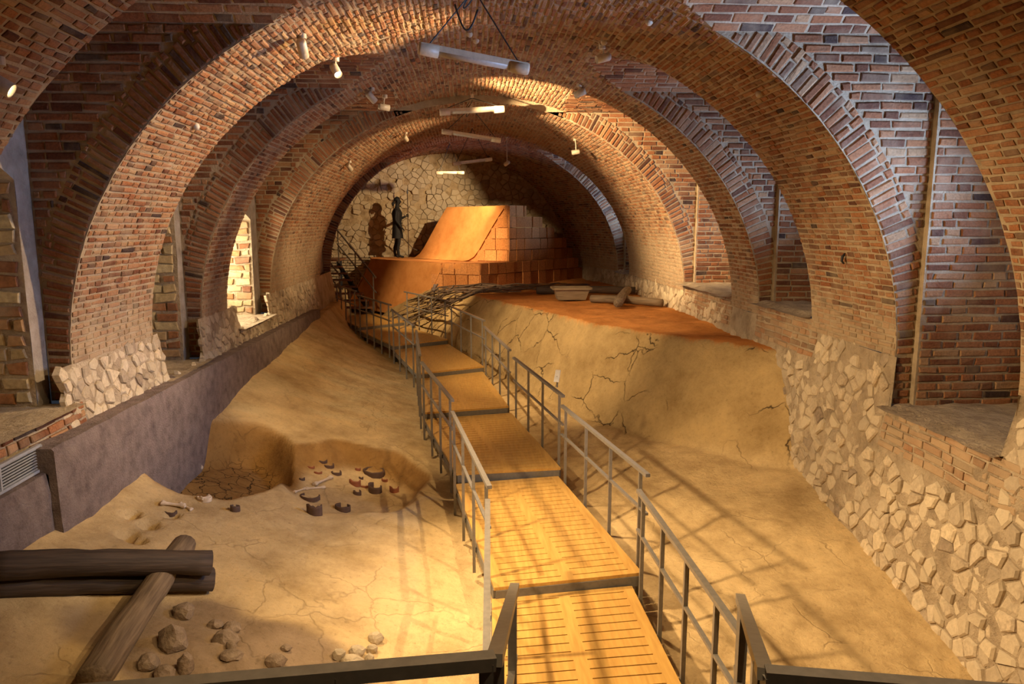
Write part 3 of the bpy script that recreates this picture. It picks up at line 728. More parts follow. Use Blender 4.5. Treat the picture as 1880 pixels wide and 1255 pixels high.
# far stairs
o = empty('far_stairs', (-2.9, 20.2, 1.0), 'dark open stairs climbing to the upper left at the far end', 'stairs')
T0, T1 = Vector((-3.0, 20.95, 1.17)), Vector((-4.2, 22.3, 2.42)); NTR = 8; SW = .88
tr = []; trs = []
for k in range(NTR):
    p = T0.lerp(T1, k/(NTR-1)); tr.append(p); m = MB(); m.box(p, (SW, .27, .04)); trs.append(part(m, 'tread', TREAD, o))
for sx in (-SW/2, SW/2):
    m = MB(); m.bar(T0+Vector((sx, -.2, -.25)), T1+Vector((sx, .15, -.1)), .035, .16); part(m, 'stringer', DARKSTEEL, o)
    for p, tp in zip(tr, trs):
        m = MB(); m.bar(p+Vector((sx, 0, -.02)), p+Vector((sx, 0, -.14)), .03, .06, (0, 1, 0)); subpart(m, 'tread_bracket', DARKSTEEL, tp, o)
for sx, k0, k1 in ((-SW/2-.03, 0.0, 1.0), (SW/2+.03, -.05, 1.0)):
    D = T1-T0
    for h, nm, t_ in ((.9, 'handrail', .035), (.48, 'middle_rail', .025)):
        m = MB(); m.bar(T0+D*k0+Vector((sx, 0, h)), T0+D*k1+Vector((sx, 0, h)), t_, t_); part(m, nm, STEEL, o)
    for k in (.02, .5, .98):
        p = T0+D*k+Vector((sx, 0, 0)); m = MB(); m.bar(p-Vector((0, 0, .05)), p+Vector((0, 0, .9)), .03, .03, (0, 1, 0)); part(m, 'post', STEEL, o)
p = T1+Vector((SW/2+.03, 0, 0))
for h in (.9, .48): m = MB(); m.bar(p+Vector((0, 0, h)), p+Vector((0.0, 1.0, h)), .03, .03); part(m, 'landing_rail', STEEL, o)
m = MB(); m.box((T1.x-.1, T1.y+.75, T1.z), (1.2, 1.2, .05)); part(m, 'top_landing', TREAD, o)
for sx in (-.5, .45): m = MB(); m.bar((T1.x+sx, T1.y+.6, ground(-3.9, 22.5)-.1), (T1.x+sx, T1.y+.6, T1.z), .06, .06, (0, 1, 0)); part(m, 'support', DARKSTEEL, o)

# ------------------------------------------------------------------ rampart model
UA = Vector((.68, .73, 0)).normalized(); LA = Vector((-.883, .469, 0)).normalized(); EX = Vector((-.616, .788, 0))   # dark face / lit face / run of the clay sheets
C1 = Vector((.41, 19.4, 0)); C2 = Vector((1.215, 20.4, 0))
BH, BL, ZB = .306, .36, 1.86; TZ = 2.45
ramp_o = empty('mudbrick_rampart', (C1.x, C1.y, 1.78), 'stepped mudbrick rampart model with a smooth orange clay ramp', 'rampart')
def pnt(c, u, v, z): p = c+UA*u+LA*v; return Vector((p.x, p.y, z))
def prism(m, q, z0, z1):
    n = len(q); m.add([Vector((p.x, p.y, z0)) for p in q]+[Vector((p.x, p.y, z1)) for p in q], [tuple(range(n))[::-1], tuple(range(n, 2*n))]+[(k, (k+1) % n, n+(k+1) % n, n+k) for k in range(n)])
UL = [4.78, 4.55, 4.35-1.277, 4.05-1.277, 3.4-1.277, 2.83-1.277, 2.1-1.277]          # right end of each course
SL = [1.50, 1.22, .98, .76, .54, .33, .12]                                          # left end on the lit face
P = Pieces(); core = MB()
NU = Vector((-UA.y, UA.x, 0)); NL = Vector((LA.y, -LA.x, 0))                         # into the wall from each face
for r in range(7):
    cc = C1 if r < 2 else C2; z0 = ZB+r*BH-(.1 if r == 0 else 0); z1 = ZB+(r+1)*BH; off = .006*r
    q0 = cc+NU*off+NL*off
    prism(core, [q0+NU*.04+NL*.04, q0+UA*UL[r]*.99+NU*.04, q0+UA*UL[r]*.99+NU*.5, q0+NU*.5+LA*SL[r]*.5+NL*.2, q0+LA*SL[r]*.97+NL*.3, q0+LA*SL[r]*.97+NL*.04], z0+.01, z1-.012)
    def run(d, nn, total, first):
        k = first
        while k < total-.04:
            l = min(BL*R.uniform(.93, 1.07), total-k); g = .008*R.uniform(.5, 1.8); sh = R.uniform(-.012, .012); dp = .3
            a_, b_ = q0+d*(k+g)+nn*sh, q0+d*(k+l-g)+nn*(sh+R.uniform(-.008, .008))
            bb = MB(); t = .014; zt = z1-.012*R.uniform(.4, 1.6)
            if d is UA: prism(bb, [a_, b_, b_+nn*dp, a_+nn*dp], z0+.004, zt)
            else: prism(bb, [a_+nn*dp, b_+nn*dp, b_, a_], z0+.004, zt)
            # worn upper edge
            c_ = (a_+b_+nn*dp)/2; c_.z = (z0+zt)/2
            P.add([Vector(v) if i < 4 else Vector((v[0]+(c_.x-v[0])*.03, v[1]+(c_.y-v[1])*.03, v[2])) for i, v in enumerate(bb.v)], bb.f, R.random(), 0.0)
            k += l
    run(UA, NU, UL[r], 0.0); run(LA, NL, SL[r], .02)
co = part(core, 'core', MUDBRICK, ramp_o)
set_attr(co.data, 'rnd', [.4]*len(core.f)); set_attr(co.data, 'pale', [0.0]*len(core.f))
P.emit(ramp_o, MUDBRICK, 'mud_brick', 'mud_brickwork')
def sheet(name, Rc, run, lft=0.0, th=.06, n=24):
    m = MB(); E_ = EX*run+Vector((0, 0, lft)); dn = NL*th
    def cv(t):
        k = t*(len(Rc)-1); i = min(int(k), len(Rc)-2); return Rc[i].lerp(Rc[i+1], k-i)
    m.grid(lambda u, v: cv(v)+E_*(1-u)+Vector((0, 0, .012*noise.noise(Vector((u*4, v*4, 2))))), 16, n)
    m.grid(lambda u, v: cv(v)+E_*u+dn, 16, n)
    m.grid(lambda u, v: cv(v)+dn*u, 1, n); m.grid(lambda u, v: cv(v)+E_+dn*(1-u), 1, n)
    for v_ in (0, 1): m.grid(lambda u, v: cv(v_)+E_*u+dn*(v if v_ else 1-v), 16, 1)
    return part(m, name, SAND, ramp_o, True)
def face(c, sv, z): p = c+LA*sv; return Vector((p.x, p.y, z))
RC = [face(C2, *q) for q in ((1.42, TZ), (1.25, TZ+.03), (1.08, TZ+.13), (.92, TZ+.32), (.70, TZ+.66), (.48, TZ+1.0), (.27, TZ+1.3), (.10, TZ+1.53))]
sheet('clay_ramp', RC, 2.65)
m = MB(); tl, tr_ = RC[-1]+EX*2.65, RC[-1]; q = [tl, tr_, tr_+UA*.5+NU*.3, tl+UA*.5]; m.add(q+[p-Vector((0, 0, .1)) for p in q], [(0, 1, 2, 3), (7, 6, 5, 4), (0, 4, 5, 1), (1, 5, 6, 2), (2, 6, 7, 3), (3, 7, 4, 0)]); part(m, 'ramp_top', SAND, ramp_o)
m = MB(); q = [p+NL*.062 for p in RC]+[face(C2, .0, RC[-1].z)+NL*.062, face(C2, 0, TZ)+NL*.062]; m.add(q, [tuple(range(len(q)))]); so = part(m, 'section_fill', MUDBRICK, ramp_o)
RC2 = [face(C1, *q) for q in ((2.05, .95), (1.75, 1.38), (1.55, 1.60), (1.40, 1.85), (1.26, 2.12), (1.06, TZ))]
sheet('lower_clay_ramp', RC2, 3.7)
m = MB(); q = [p+NL*.062 for p in RC2]+[face(C1, .0, TZ)+NL*.062, face(C1, 0, 1.4)+NL*.062]; m.add(q, [tuple(range(len(q)))]); so2 = part(m, 'lower_section_fill', MUDBRICK, ramp_o)
for z_ in (so, so2): set_attr(z_.data, 'rnd', [.5]); set_attr(z_.data, 'pale', [0.0])
e1 = RC2[-1]; e0 = e1+EX*3.7
m = MB(); prism(m, [e1, C1+NL*.05, C2+NL*.05, RC[0]+NL*.1, RC[0]+EX*2.65+NL*.2, Vector((-1.6, 24.0, 0)), Vector((-3.0, 24.0, 0)), e0], TZ-.14, TZ-.01); part(m, 'terrace', SAND, ramp_o)
m = MB(); m.add([e0, e0+NL*.9+Vector((-.3, .5, 0)), Vector((-3.25, 24.0, .8)), RC2[0]+EX*3.7], [(0, 1, 2, 3)]); part(m, 'terrace_side', SAND, ramp_o)

# ------------------------------------------------------------------ figure with spear
FP = at_z(731, 473, TZ); FP = Vector((FP.x, FP.y, TZ))
fx, fy = FP.x, FP.y
def skin(name, joints, edges, mat, root=0, lv=2):
    me = bpy.data.meshes.new(name); me.from_pydata([j[0] for j in joints], edges, []); me.materials.append(mat)
    o = bpy.data.objects.new(name, me); COL.objects.link(o)
    o.modifiers.new('skin', 'SKIN'); sv = me.skin_vertices[0].data
    for i, j in enumerate(joints):
        sv[i].radius = (j[1], j[2] if len(j) > 2 else j[1]); sv[i].use_root = (i == root)
    o.modifiers['skin'].use_smooth_shade = True
    s_ = o.modifiers.new('sub', 'SUBSURF'); s_.levels = lv; s_.render_levels = lv
    dg = bpy.context.evaluated_depsgraph_get(); dg.update()
    me2 = bpy.data.meshes.new_from_object(o.evaluated_get(dg)); me2.name = name
    o.modifiers.clear(); o.data = me2; me2.materials.clear(); me2.materials.append(mat); me2.shade_smooth(); return o
# facing +x; y<0 is the side turned to the viewer
J = [((0, 0, .90), .115, .12), ((-.01, 0, 1.10), .105, .125), ((-.01, 0, 1.30), .115, .15), ((0, 0, 1.42), .07, .10), ((.015, 0, 1.50), .05),
     ((.02, 0, 1.57), .078), ((.025, 0, 1.66), .088), ((.02, 0, 1.72), .06),
     ((.01, -.10, .84), .085), ((.05, -.10, .47), .055), ((.00, -.10, .28), .052), ((.03, -.10, .08), .036), ((.10, -.10, .035), .036), ((.19, -.10, .03), .026),
     ((-.01, .10, .84), .085), ((-.03, .10, .47), .055), ((-.10, .10, .28), .052), ((-.10, .10, .08), .036), ((-.03, .10, .035), .036), ((.06, .10, .03), .026),
     ((0, -.19, 1.36), .052), ((-.03, -.22, 1.10), .043), ((.13, -.22, .88), .034), ((.17, -.22, .83), .03, .02),
     ((0, .19, 1.36), .052), ((.02, .22, 1.10), .043), ((.20, .20, 1.18), .034), ((.245, .19, 1.21), .03, .02),
     ((.10, 0, 1.60), .022)]
Ed = [(0, 1), (1, 2), (2, 3), (3, 4), (4, 5), (5, 6), (6, 7), (0, 8), (8, 9), (9, 10), (10, 11), (11, 12), (12, 13), (0, 14), (14, 15), (15, 16), (16, 17), (17, 18), (18, 19), (2, 20), (20, 21), (21, 22), (22, 23), (2, 24), (24, 25), (25, 26), (26, 27), (5, 28)]
per = empty('person', FP, 'dark life-size figure in a short tunic standing in profile on the terrace holding a spear', 'person')
body = skin('body', J, Ed, FIGURE); body.parent = per; per.scale = (1.06, 1.06, 1.06)
bm = bmesh.new(); bm.from_mesh(body.data)
fm = MB()
hx, hy, hz = .245, .19, 1.21
for k in range(4):            # fingers closed round the spear shaft
    z = hz+.03-.02*k; rr = [.010, .009, .008, .007]
    fm.tube([(hx+.01, hy-.02, z), (hx+.05, hy-.035, z), (hx+.075, hy-.01, z), (hx+.055, hy+.018, z)], rr, 6)
fm.tube([(hx, hy-.015, hz+.02), (hx+.03, hy+.03, hz+.045), (hx+.065, hy+.025, hz+.04)], [.011, .010, .008], 6)
for k in range(4):            # relaxed hand
    l = [.085, .095, .09, .07][k]; y = -.245+.017*k
    fm.tube([(.175, y, .835), (.195, y, .835-l*.5), (.19, y, .835-l)], [.010, .009, .007], 6)
fm.tube([(.175, -.24, .845), (.215, -.255, .81), (.225, -.255, .775)], [.011, .009, .007], 6)
fm.tube([(.105, 0, 1.585), (.118, 0, 1.60), (.10, 0, 1.635)], [.014, .018, .010], 6)      # nose
for sy in (-1, 1): fm.tube([(.02, sy*.082, 1.58), (.012, sy*.093, 1.61), (.02, sy*.083, 1.64)], [.012, .016, .012], 6)
b2 = bmesh.new(); me = bpy.data.meshes.new('t'); me.from_pydata(fm.v, [], fm.f); bm.from_mesh(me); bm.to_mesh(body.data); bm.free(); b2.free()
body.data.shade_smooth()
m = MB()                                               # hair cap with a tuft
m.grid(lambda u, v: Vector((.008+.10*math.cos(6.2832*u)*math.sin(.05+1.5*v)-.012*v, .096*math.sin(6.2832*u)*math.sin(.05+1.5*v), 1.655+.10*math.cos(.05+1.5*v)-(.07*v*v*max(0, -math.cos(6.2832*u))))), 20, 10)
for k in range(3): m.tube([(-.09+.01*k, -.03+.03*k, 1.6), (-.12, -.03+.03*k, 1.54), (-.115, -.03+.03*k, 1.48)], [.03, .035, .012], 7)
m.build('hair', FIGURE, per, True)
m = MB()                                               # tunic flaring to a hem above the knee
def tun(u, v):
    an = 6.2832*u; z = 1.42-.86*v
    w_ = interp(v, [0, .15, .45, .6, 1], [.09, .155, .125, .135, .165]); dpt = interp(v, [0, .15, .45, .6, 1], [.13, .20, .165, .17, .20])
    return Vector((w_*math.cos(an)*(1+.04*math.cos(7*an)*v)-.005, dpt*math.sin(an)*(1+.03*math.sin(6*an)*v), z))
m.grid(tun, 28, 16); m.build('tunic', FIGURE, per, True)
m = MB(); m.tube([(.0+.135*math.cos(a), .175*math.sin(a), 1.0) for a in [6.2832*k/20 for k in range(21)]], .018, 6); m.build('belt', FIGURE, per, True)
sp = empty('spear', (fx+.313, fy+.20, TZ), 'tall thin spear held upright by the dark figure', 'spear')
m = MB(); m.tube([(0, 0, 0), (0, 0, 1.95)], .014, 8); m.build('shaft', TWIG, sp, True)
m = MB(); m.add([(-.03, 0, 1.99), (0, -.008, 1.99), (.03, 0, 1.99), (0, .008, 1.99), (0, 0, 2.14), (0, 0, 1.90)], [(0, 1, 4), (1, 2, 4), (2, 3, 4), (3, 0, 4), (1, 0, 5), (2, 1, 5), (3, 2, 5), (0, 3, 5)]); m.build('spearhead', DARKSTEEL, sp)
m = MB(); m.tube([(fx+.12, fy+.25, TZ+.62), (fx+.45, fy+.3, TZ+.27), (fx+.60, fy+.32, TZ+.2)], [.014, .014, .03], 7)
st = m.build('stick', TWIG, None, True, (fx+.5, fy+.3, TZ+.2)); tag(st, 'thin dark stick slanting from behind the figure down to the ramp', 'stick')

# ------------------------------------------------------------------ things on the mound
def log(name, a, b, r, mat, label, cat='log', group=None, bend=.02, seg=14, tap=.92):
    a, b = Vector(a), Vector(b); n = 12; pts = []; rad = []; L_ = (b-a).length
    for k in range(n+1):
        t = k/n; p = Vector((L_*t, .3*bend*math.sin(t*4), bend*math.sin(t*3.1))); pts.append(p); rad.append(r*(1-(1-tap)*t)*(1+.05*noise.noise(p*3+a)))
    m = MB(); m.tube(pts, rad, seg)
    m.v = [tuple(Vector(q)+soft(Vector(q)+a, r*.14, 7)) for q in m.v]
    o = m.build(name, mat, None, True); o.location = a; o.rotation_euler = (b-a).to_track_quat('X', 'Z').to_euler()
    return tag(o, label, cat, group)
ZM = 1.82
pa, pb = at_z(985, 533, ZM+.09), at_z(1166, 533, ZM+.09)
log('log', pa, pb, .095, LOGDARK, 'long dark round log lying behind the wooden trough')
pa, pb = at_z(1086, 548, ZM+.07), at_z(1216, 556, ZM+.07)
log('log', pa, pb, .085, LOGWOOD, 'grey-brown log lying crosswise at the right end of the orange mound top', tap=1.0)
pa, pb = at_z(1135, 556, ZM+.10), at_z(1152, 532, ZM+.2)
log('log', pa, pb+Vector((0, .0, 0)), .10, LOGWOOD, 'short log end pointing at the viewer across the crosswise log')
m = MB()
tc_ = at_z(1048, 549, ZM); 
def ring(w_, d_, z): return [Vector((tc_.x+i*w_/2, tc_.y+j*d_/2, z)) for i, j in ((-1, -1), (1, -1), (1, 1), (-1, 1))]
o = empty('wooden_trough', tc_, 'pale wooden trough with a flared rim standing on the mound', 'trough')
v_ = ring(.62, .34, ZM)+ring(.78, .46, ZM+.24)+ring(.70, .38, ZM+.24)+ring(.56, .28, ZM+.05)
m.add(v_, [(3, 2, 1, 0)]+[(r*4+k, r*4+(k+1) % 4, (r+1)*4+(k+1) % 4, (r+1)*4+k) for r in range(3) for k in range(4)]+[(12, 13, 14, 15)]); part(m, 'body', TROUGHW, o)
for k in range(4):
    rg = ring(.82, .50, ZM+.255); m = MB(); m.bar(rg[k], rg[(k+1) % 4], .06, .045); part(m, 'rim', TROUGHW, o)
# brushwood
for k in range(46):
    if k < 30:      # bundle fanning down to the left front
        t = R.random(); a = at_z(860+R.uniform(-60, 70), 530+R.uniform(-9, 10), ZM+.05+.12*R.random())
        b = hit(R.uniform(700, 800), 0) if False else None
        ex = R.uniform(690, 815); ey = 612-(ex-690)*.55+R.uniform(-26, 22); b = hit(ex, ey)+Vector((0, 0, .05+.1*R.random()))
        if R.random() < .25: a, b = b.lerp(a, .35), a+Vector((R.uniform(.2, .7), R.uniform(-.1, .25), 0))
    else:           # loose branches along the foot of the bricks
        a = at_z(R.uniform(830, 930), R.uniform(522, 534), ZM+.08); b = at_z(R.uniform(960, 1120), R.uniform(518, 534), ZM+.08)
        b.y = min(b.y, a.y+2.0); b.x = min(b.x, 3.3)
    pts = []; n = 6; amp = R.uniform(.04, .12)
    for j in range(n+1):
        t = j/n; p = a.lerp(b, t)+Vector((R.uniform(-1, 1), R.uniform(-1, 1), R.uniform(-.3, 1)))*amp*math.sin(3.1*t)*.7
        p.z = max(p.z, ground(p.x, p.y)+.03); pts.append(p)
    m = MB(); r = R.uniform(.012, .03); m.tube([p-a for p in pts], [r*(1-.5*j/n) for j in range(n+1)], 6)
    tw = m.build('branch', TWIG, None, True); tw.location = a
    tag(tw, 'dark bare branch in the brushwood bundle fanning down towards the walkway railing' if k < 30 else 'loose dark branch lying along the foot of the mudbrick wall behind the trough', 'branch', 'brushwood bundle' if k < 30 else 'loose branches behind the trough')

# ------------------------------------------------------------------ foreground logs and stones
gl = lambda x, y, h=0: Vector((x, y, ground(x, y)+h))
gz = ground(-2.0, 5.6)
log('log', at_z(390, 1062, gz+.12), at_z(-25, 1078, gz+.47), .095, LOGDARK, 'lower of two stacked dark logs at the lower left', tap=1.05)
log('log', at_z(386, 1033, gz+.30), at_z(-25, 1040, gz+.64), .095, LOGDARK, 'upper of two stacked dark logs at the lower left', tap=1.05)
pc0 = at_z(338, 1000, gz+.28); pc1 = hit(175, 1275)
log('log', pc0, (pc1.x, pc1.y, pc1.z+.1), .095, LOGWOOD, 'weathered brown log running diagonally to the bottom left edge', tap=1.1)
def rock(px, py, wpx, hpx, label, group=None, name='stone', mat=None, flat=.8, sd=None):
    p = hit(px, py+hpx*.4); k = (p-CAM).dot(FW)/F_PX; w_, h_ = wpx*k, hpx*k
    bm = bmesh.new(); bmesh.ops.create_icosphere(bm, subdivisions=2, radius=1); off = Vector((R.random()*50, R.random()*50, 0))
    for v in bm.verts:
        c = v.co.copy(); d = 1+.32*noise.noise(c*1.1+off)+.12*noise.noise(c*2.6+off)
        v.co = Vector((c.x*w_/2*d, c.y*w_*.40*d, max(-.35, c.z*d)*h_*.62))
    rz = Matrix.Rotation(R.uniform(-.4, .4), 4, 'Z'); bm.transform(rz)
    me = bpy.data.meshes.new(name); bm.to_mesh(me); bm.free(); me.materials.append(mat or ROCK)
    o = bpy.data.objects.new(name, me); COL.objects.link(o); o.location = p+Vector((0, 0, h_*.18)); return tag(o, label, 'stone', group)
ROCK = rough_mat('grey_brown_rock', [(0.3, (0.16, 0.11, 0.07)), (0.6, (0.34, 0.25, 0.165)), (0.8, (0.42, 0.32, 0.22))], 9, 35, 0.8)
ROCKP = rough_mat('pale_rock', [(0.3, (0.34, 0.26, 0.16)), (0.7, (0.56, 0.46, 0.31))], 9, 35, 0.6)
for a in [(337, 1118, 44, 30, 'layered dark stone just below the end of the lower stacked log'), (318, 1165, 58, 52, 'large angular grey stone beside the diagonal log'),
          (412, 1168, 50, 34, 'broad rounded stone in the middle of the dark soil patch'), (424, 1182, 20, 16, 'small round stone perched in front of the broad rounded stone'),
          (425, 1198, 44, 16, 'flat oblong pale-topped stone in the dark soil patch'), (340, 1212, 30, 48, 'upright egg-shaped stone near the bottom left stones'),
          (505, 1208, 42, 26, 'dark-fronted brown stone at the near edge of the soil patch'), (525, 1186, 22, 12, 'small dark stone at the back of the soil patch'),
          (272, 1210, 44, 30, 'brown stone touching the lower side of the diagonal log'), (302, 1232, 40, 34, 'stone at the bottom edge below the upright egg-shaped stone'),
          (425, 1148, 36, 20, 'stone half buried at the top of the dark soil patch'), (395, 1143, 28, 18, 'small dark stone left of the half-buried top stone')]:
    rock(*a)
for a in [(622, 1198, 26, 24, 'stone with a dark hollow front at the left end of the pale stone row'), (655, 1192, 34, 20, 'middle pale stone of the row on the sand'), (690, 1168, 28, 22, 'pale round stone at the right end of the row on the sand'),
          (683, 1188, 22, 18, 'small brown stone under the right end stone of the row'), (645, 1210, 42, 22, 'wide low pale stone at the front of the row'), (678, 1206, 20, 24, 'narrow upright pale stone in the row')]:
    rock(*a, mat=ROCKP)

# ------------------------------------------------------------------ finds in the pit
def bone(px0, py0, px1, py1, r, label):
    a, b = hit(px0, py0), hit(px1, py1); a.z += r; b.z += r; d = b-a; m = MB()
    m.tube([Vector((0, 0, 0)), d*.08, d*.2, d*.5, d*.8, d*.92, d], [r*1.3, r*1.6, r*.9, r*.75, r*.9, r*1.6, r*1.3], 8)
    s_ = d.cross(Vector((0, 0, 1))).normalized()*r*1.1
    for q in (d*.02, d*.98):
        for k in (-1, 1): m.tube([q+s_*k*.4-d*.03, q+s_*k, q+s_*k*.4+d*.03], [r*.5, r*1.0, r*.5], 6)
    o = m.build('bone', BONE, None, True); o.location = a; tag(o, label, 'bone', 'bones in the pit')
bone(577, 892, 608, 878, .022, 'long pale bone with knobbed end on the right pit floor'); bone(560, 899, 596, 896, .016, 'short thin bone below the long pale bone')
bone(296, 926, 340, 932, .02, 'bone along the pit edge by the retaining wall'); bone(330, 926, 352, 938, .014, 'short bone near the front edge of the left pit')
bone(368, 920, 385, 916, .022, 'small bone fragment in the bone cluster of the left pit'); bone(352, 858, 368, 862, .03, 'stubby bone lump against the retaining wall in the pit'); bone(540, 905, 560, 898, .014, 'little bone at the left of the bone group')
def sherd(px, py, wpx, hpx, mat, label, curve=.5):
    p = hit(px, py+hpx*.3); k = (p-CAM).dot(FW)/F_PX; w_, h_ = wpx*k*1.05, hpx*k*.95; m = MB(); t = .014; rz = Matrix.Rotation(R.uniform(-.5, .5), 3, 'Z')
    jag = [.9+.14*math.sin(k*R.uniform(.6, .9)+R.random()) for k in range(9)]
    def f(u, v, off):
        an = (u-.5)*math.pi*curve*2; r = w_/2
        return rz @ Vector(((r+off)*math.sin(an)/max(.3, math.sin(min(1.57, math.pi*curve))), -(r+off)*math.cos(an)*.7+r*.5, h_*(v*(jag[int(u*8)] if v > .5 else 1)-.12)))
    m.grid(lambda u, v: f(u, v, 0), 8, 4); m.grid(lambda u, v: f(1-u, v, -t), 8, 4)
    n = 9*5
    ring1 = [4*9+i for i in range(9)]; ring2 = [n+4*9+8-i for i in range(9)]
    for i in range(8): m.f.append((ring1[i], ring1[i+1], ring2[i+1], ring2[i]))
    for c, d in ((8, n), (0, n+8)):
        for j in range(4): m.f.append((c+9*j, c+9*(j+1), d+9*(j+1), d+9*j))
    o = m.build('potsherd', mat, None, True); o.location = p; tag(o, label, 'potsherd', 'potsherds in the pit')
for a in [(576, 938, 28, 26, SHERD, 'large dark block-like potsherd at the front of the right pit', .45), (566, 916, 36, 10, SHERD, 'wide dark low sherd above the block-like potsherd', .7),
          (628, 935, 28, 14, SHERD, 'arched dark sherd right of the block-like potsherd', .85), (684, 871, 40, 14, SHERD, 'broken dark bowl rim lying at the back of the right pit', 1.0),
          (651, 887, 22, 14, SHERDR, 'reddish square sherd left of centre in the sherd group', .35), (685, 900, 26, 20, SHERD, 'curved dark pot fragment standing in the sherd group', .8),
          (656, 906, 15, 10, SHERD, 'small dark round sherd below the reddish square one', .8), (722, 900, 18, 14, SHERDR, 'reddish sherd at the right rim of the pit', .5),
          (671, 893, 24, 6, SHERDR, 'thin curved sherd between the square and the curved fragments', .7), (606, 857, 18, 8, SHERD, 'small dark sherd at the back left of the right pit', .6),
          (593, 848, 16, 6, SHERD, 'flat dark sherd farthest back in the right pit', .4), (618, 870, 18, 8, SHERD, 'dark sherd at the upper end of the long bone', .7),
          (663, 878, 8, 6, SHERD, 'tiny dark sherd just above the reddish square one', .5), (658, 862, 10, 7, SHERDR, 'tiny reddish sherd behind the broken bowl', .5),
          (570, 858, 14, 5, SHERDR, 'flat reddish sherd near the left of the right pit', .4), (584, 868, 14, 5, SHERDR, 'little flat sherd behind the long bone', .4),
          (433, 935, 17, 15, SHERD, 'dark jagged pot base in the left pit', .9), (312, 944, 22, 10, SHERD, 'dark sherd on the front rim of the left pit', .5),
          (372, 918, 26, 10, BONE, 'pale broken sherd cluster piece in the left pit', .6), (705, 882, 12, 7, SHERDR, 'small reddish sherd right of the broken bowl', .5), (555, 880, 10, 6, SHERD, 'small dark sherd left of the long bone', .5)]:
    sherd(*a)

# ------------------------------------------------------------------ info plates on the railings
def plate(px, py, Y, label):
    p = at_y(px, py, Y); o = empty('info_plate', p-Vector((0, 0, .12)), label, 'sign', 'railing info plates')
    M_ = Matrix.Rotation(math.radians(-20), 3, 'Z') @ Matrix.Rotation(math.radians(50), 3, 'X')
    m = MB(); m.box(p, (.065, .17, .01), M_, .003); part(m, 'panel', WHITE, o)
    m = MB(); m.bar(p-Vector((0, 0, .14)), p, .02, .02, (0, 1, 0)); part(m, 'stem', STEEL, o)
plate(1023, 690, 8.85, 'small white tilted info plate on the right railing of the third platform'); plate(797, 527, 16.9, 'small white tilted info plate on the far right railing by the brushwood')

# ------------------------------------------------------------------ vent grille in the left plinth
gx = -3.47
o = empty('vent_grille', (gx, 5.5, 1.42), 'grey louvred vent grille in the brick plinth at the left edge', 'grille')
ya, yb2, za, zb = 5.02, 6.06, 1.52, 1.72
m = MB()
for zz in (za, zb): m.bar((gx, ya, zz), (gx, yb2, zz), .03, .022)
for yy in (ya, yb2): m.bar((gx, yy, za), (gx, yy, zb), .03, .022)
part(m, 'frame', GRILLE, o)
m = MB(); m.bar((gx, 5.52, za), (gx, 5.52, zb), .02, .02); part(m, 'divider', GRILLE, o)
m = MB(); m.box((gx-.03, (ya+yb2)/2, (za+zb)/2), (.01, yb2-ya, zb-za)); part(m, 'backing', BLACK, o)
for k in range(8):
    zz = za+.02+k*(zb-za-.04)/7; m = MB(); m.bar((gx, ya, zz), (gx, yb2, zz), .012, .004, (.6, 0, 1)); part(m, 'slat', GRILLE, o)
# pole in the near left recess
m = MB(); m.tube([(0, 0, 0), (0.0, 0, .55), (.01, 0, 1.2)], .014, 8); o = m.build('pole', CREAM, None, True); o.location = (-4.35, 6.55, 1.72); tag(o, 'thin pale pole leaning in the near left window recess', 'pole')

# ------------------------------------------------------------------ spotlights
def spot(px, py, Y, tgt, power, label, ang=60, col=WARM, blend=.6, glow=False, body=CREAM, L=.17, r=.048, pos=None, rad=.03):
    p = pos if pos else at_y(px, py, Y)
    while not pos and p.z > ZS+B*math.sqrt(max(0, 1-((p.x-xcf(p.y))/A)**2))-.13: Y -= .05; p = at_y(px, py, Y)     # hang clear of the brick
    dirv = (Vector(tgt)-p).normalized()
    # mounting point on the vault above
    dx = p.x-xcf(p.y); top = ZS+B*math.sqrt(max(0, 1-(dx/A)**2)); mount = Vector((p.x, p.y, top-.01))
    o = empty('spotlight', p, label, 'spotlight', 'vault spotlights')
    u = dirv.cross(Vector((0, 0, 1))); u = u.normalized() if u.length > .01 else Vector((1, 0, 0)); w_ = u.cross(dirv)
    def lathe(prof, nm, mat, par=None):
        m = MB(); n = 16; vs = []
        for (t, rr) in prof:
            for k in range(n): an = 6.2832*k/n; vs.append(p+dirv*t+(u*math.cos(an)+w_*math.sin(an))*rr)
        fs = [(i*n+k, i*n+(k+1) % n, (i+1)*n+(k+1) % n, (i+1)*n+k) for i in range(len(prof)-1) for k in range(n)]
        m.add(vs, fs); return subpart(m, nm, mat, par, o, True) if par else part(m, nm, mat, o, True)
    lb_ = lathe([(-L*.6, .001), (-L*.6, r*.8), (-L*.5, r), (L*.4, r), (L*.4, r*.86), (L*.2, r*.8), (L*.2, .001)], 'lamp_body', body)
    lathe([(L*.23, .001), (L*.23, r*.78)], 'lens', LENS if glow else TUBEGLASS, lb_)
    m = MB(); m.tube([p-dirv*L*.1, p-dirv*L*.1+(mount-p)*.5, mount], .011, 6); part(m, 'arm', body, o)
    m = MB(); m.tube([mount-Vector((0, 0, .03)), mount+Vector((0, 0, .02))], .04, 12); part(m, 'mounting', body, o)
    ld = bpy.data.lights.new('spot_light', 'SPOT'); ld.energy = power*LAMP; ld.color = col; ld.spot_size = math.radians(ang); ld.spot_blend = blend; ld.shadow_soft_size = rad
    lo = bpy.data.objects.new('light', ld); COL.objects.link(lo); lo.parent = o; lo.location = dirv*L*.5
    lo.rotation_euler = dirv.to_track_quat('-Z', 'Y').to_euler(); return o
spot(556, 92, 7.9, (-1.3, 12.0, .4), 460, 'white cylindrical spotlight on the left flank of the second arch', 60)
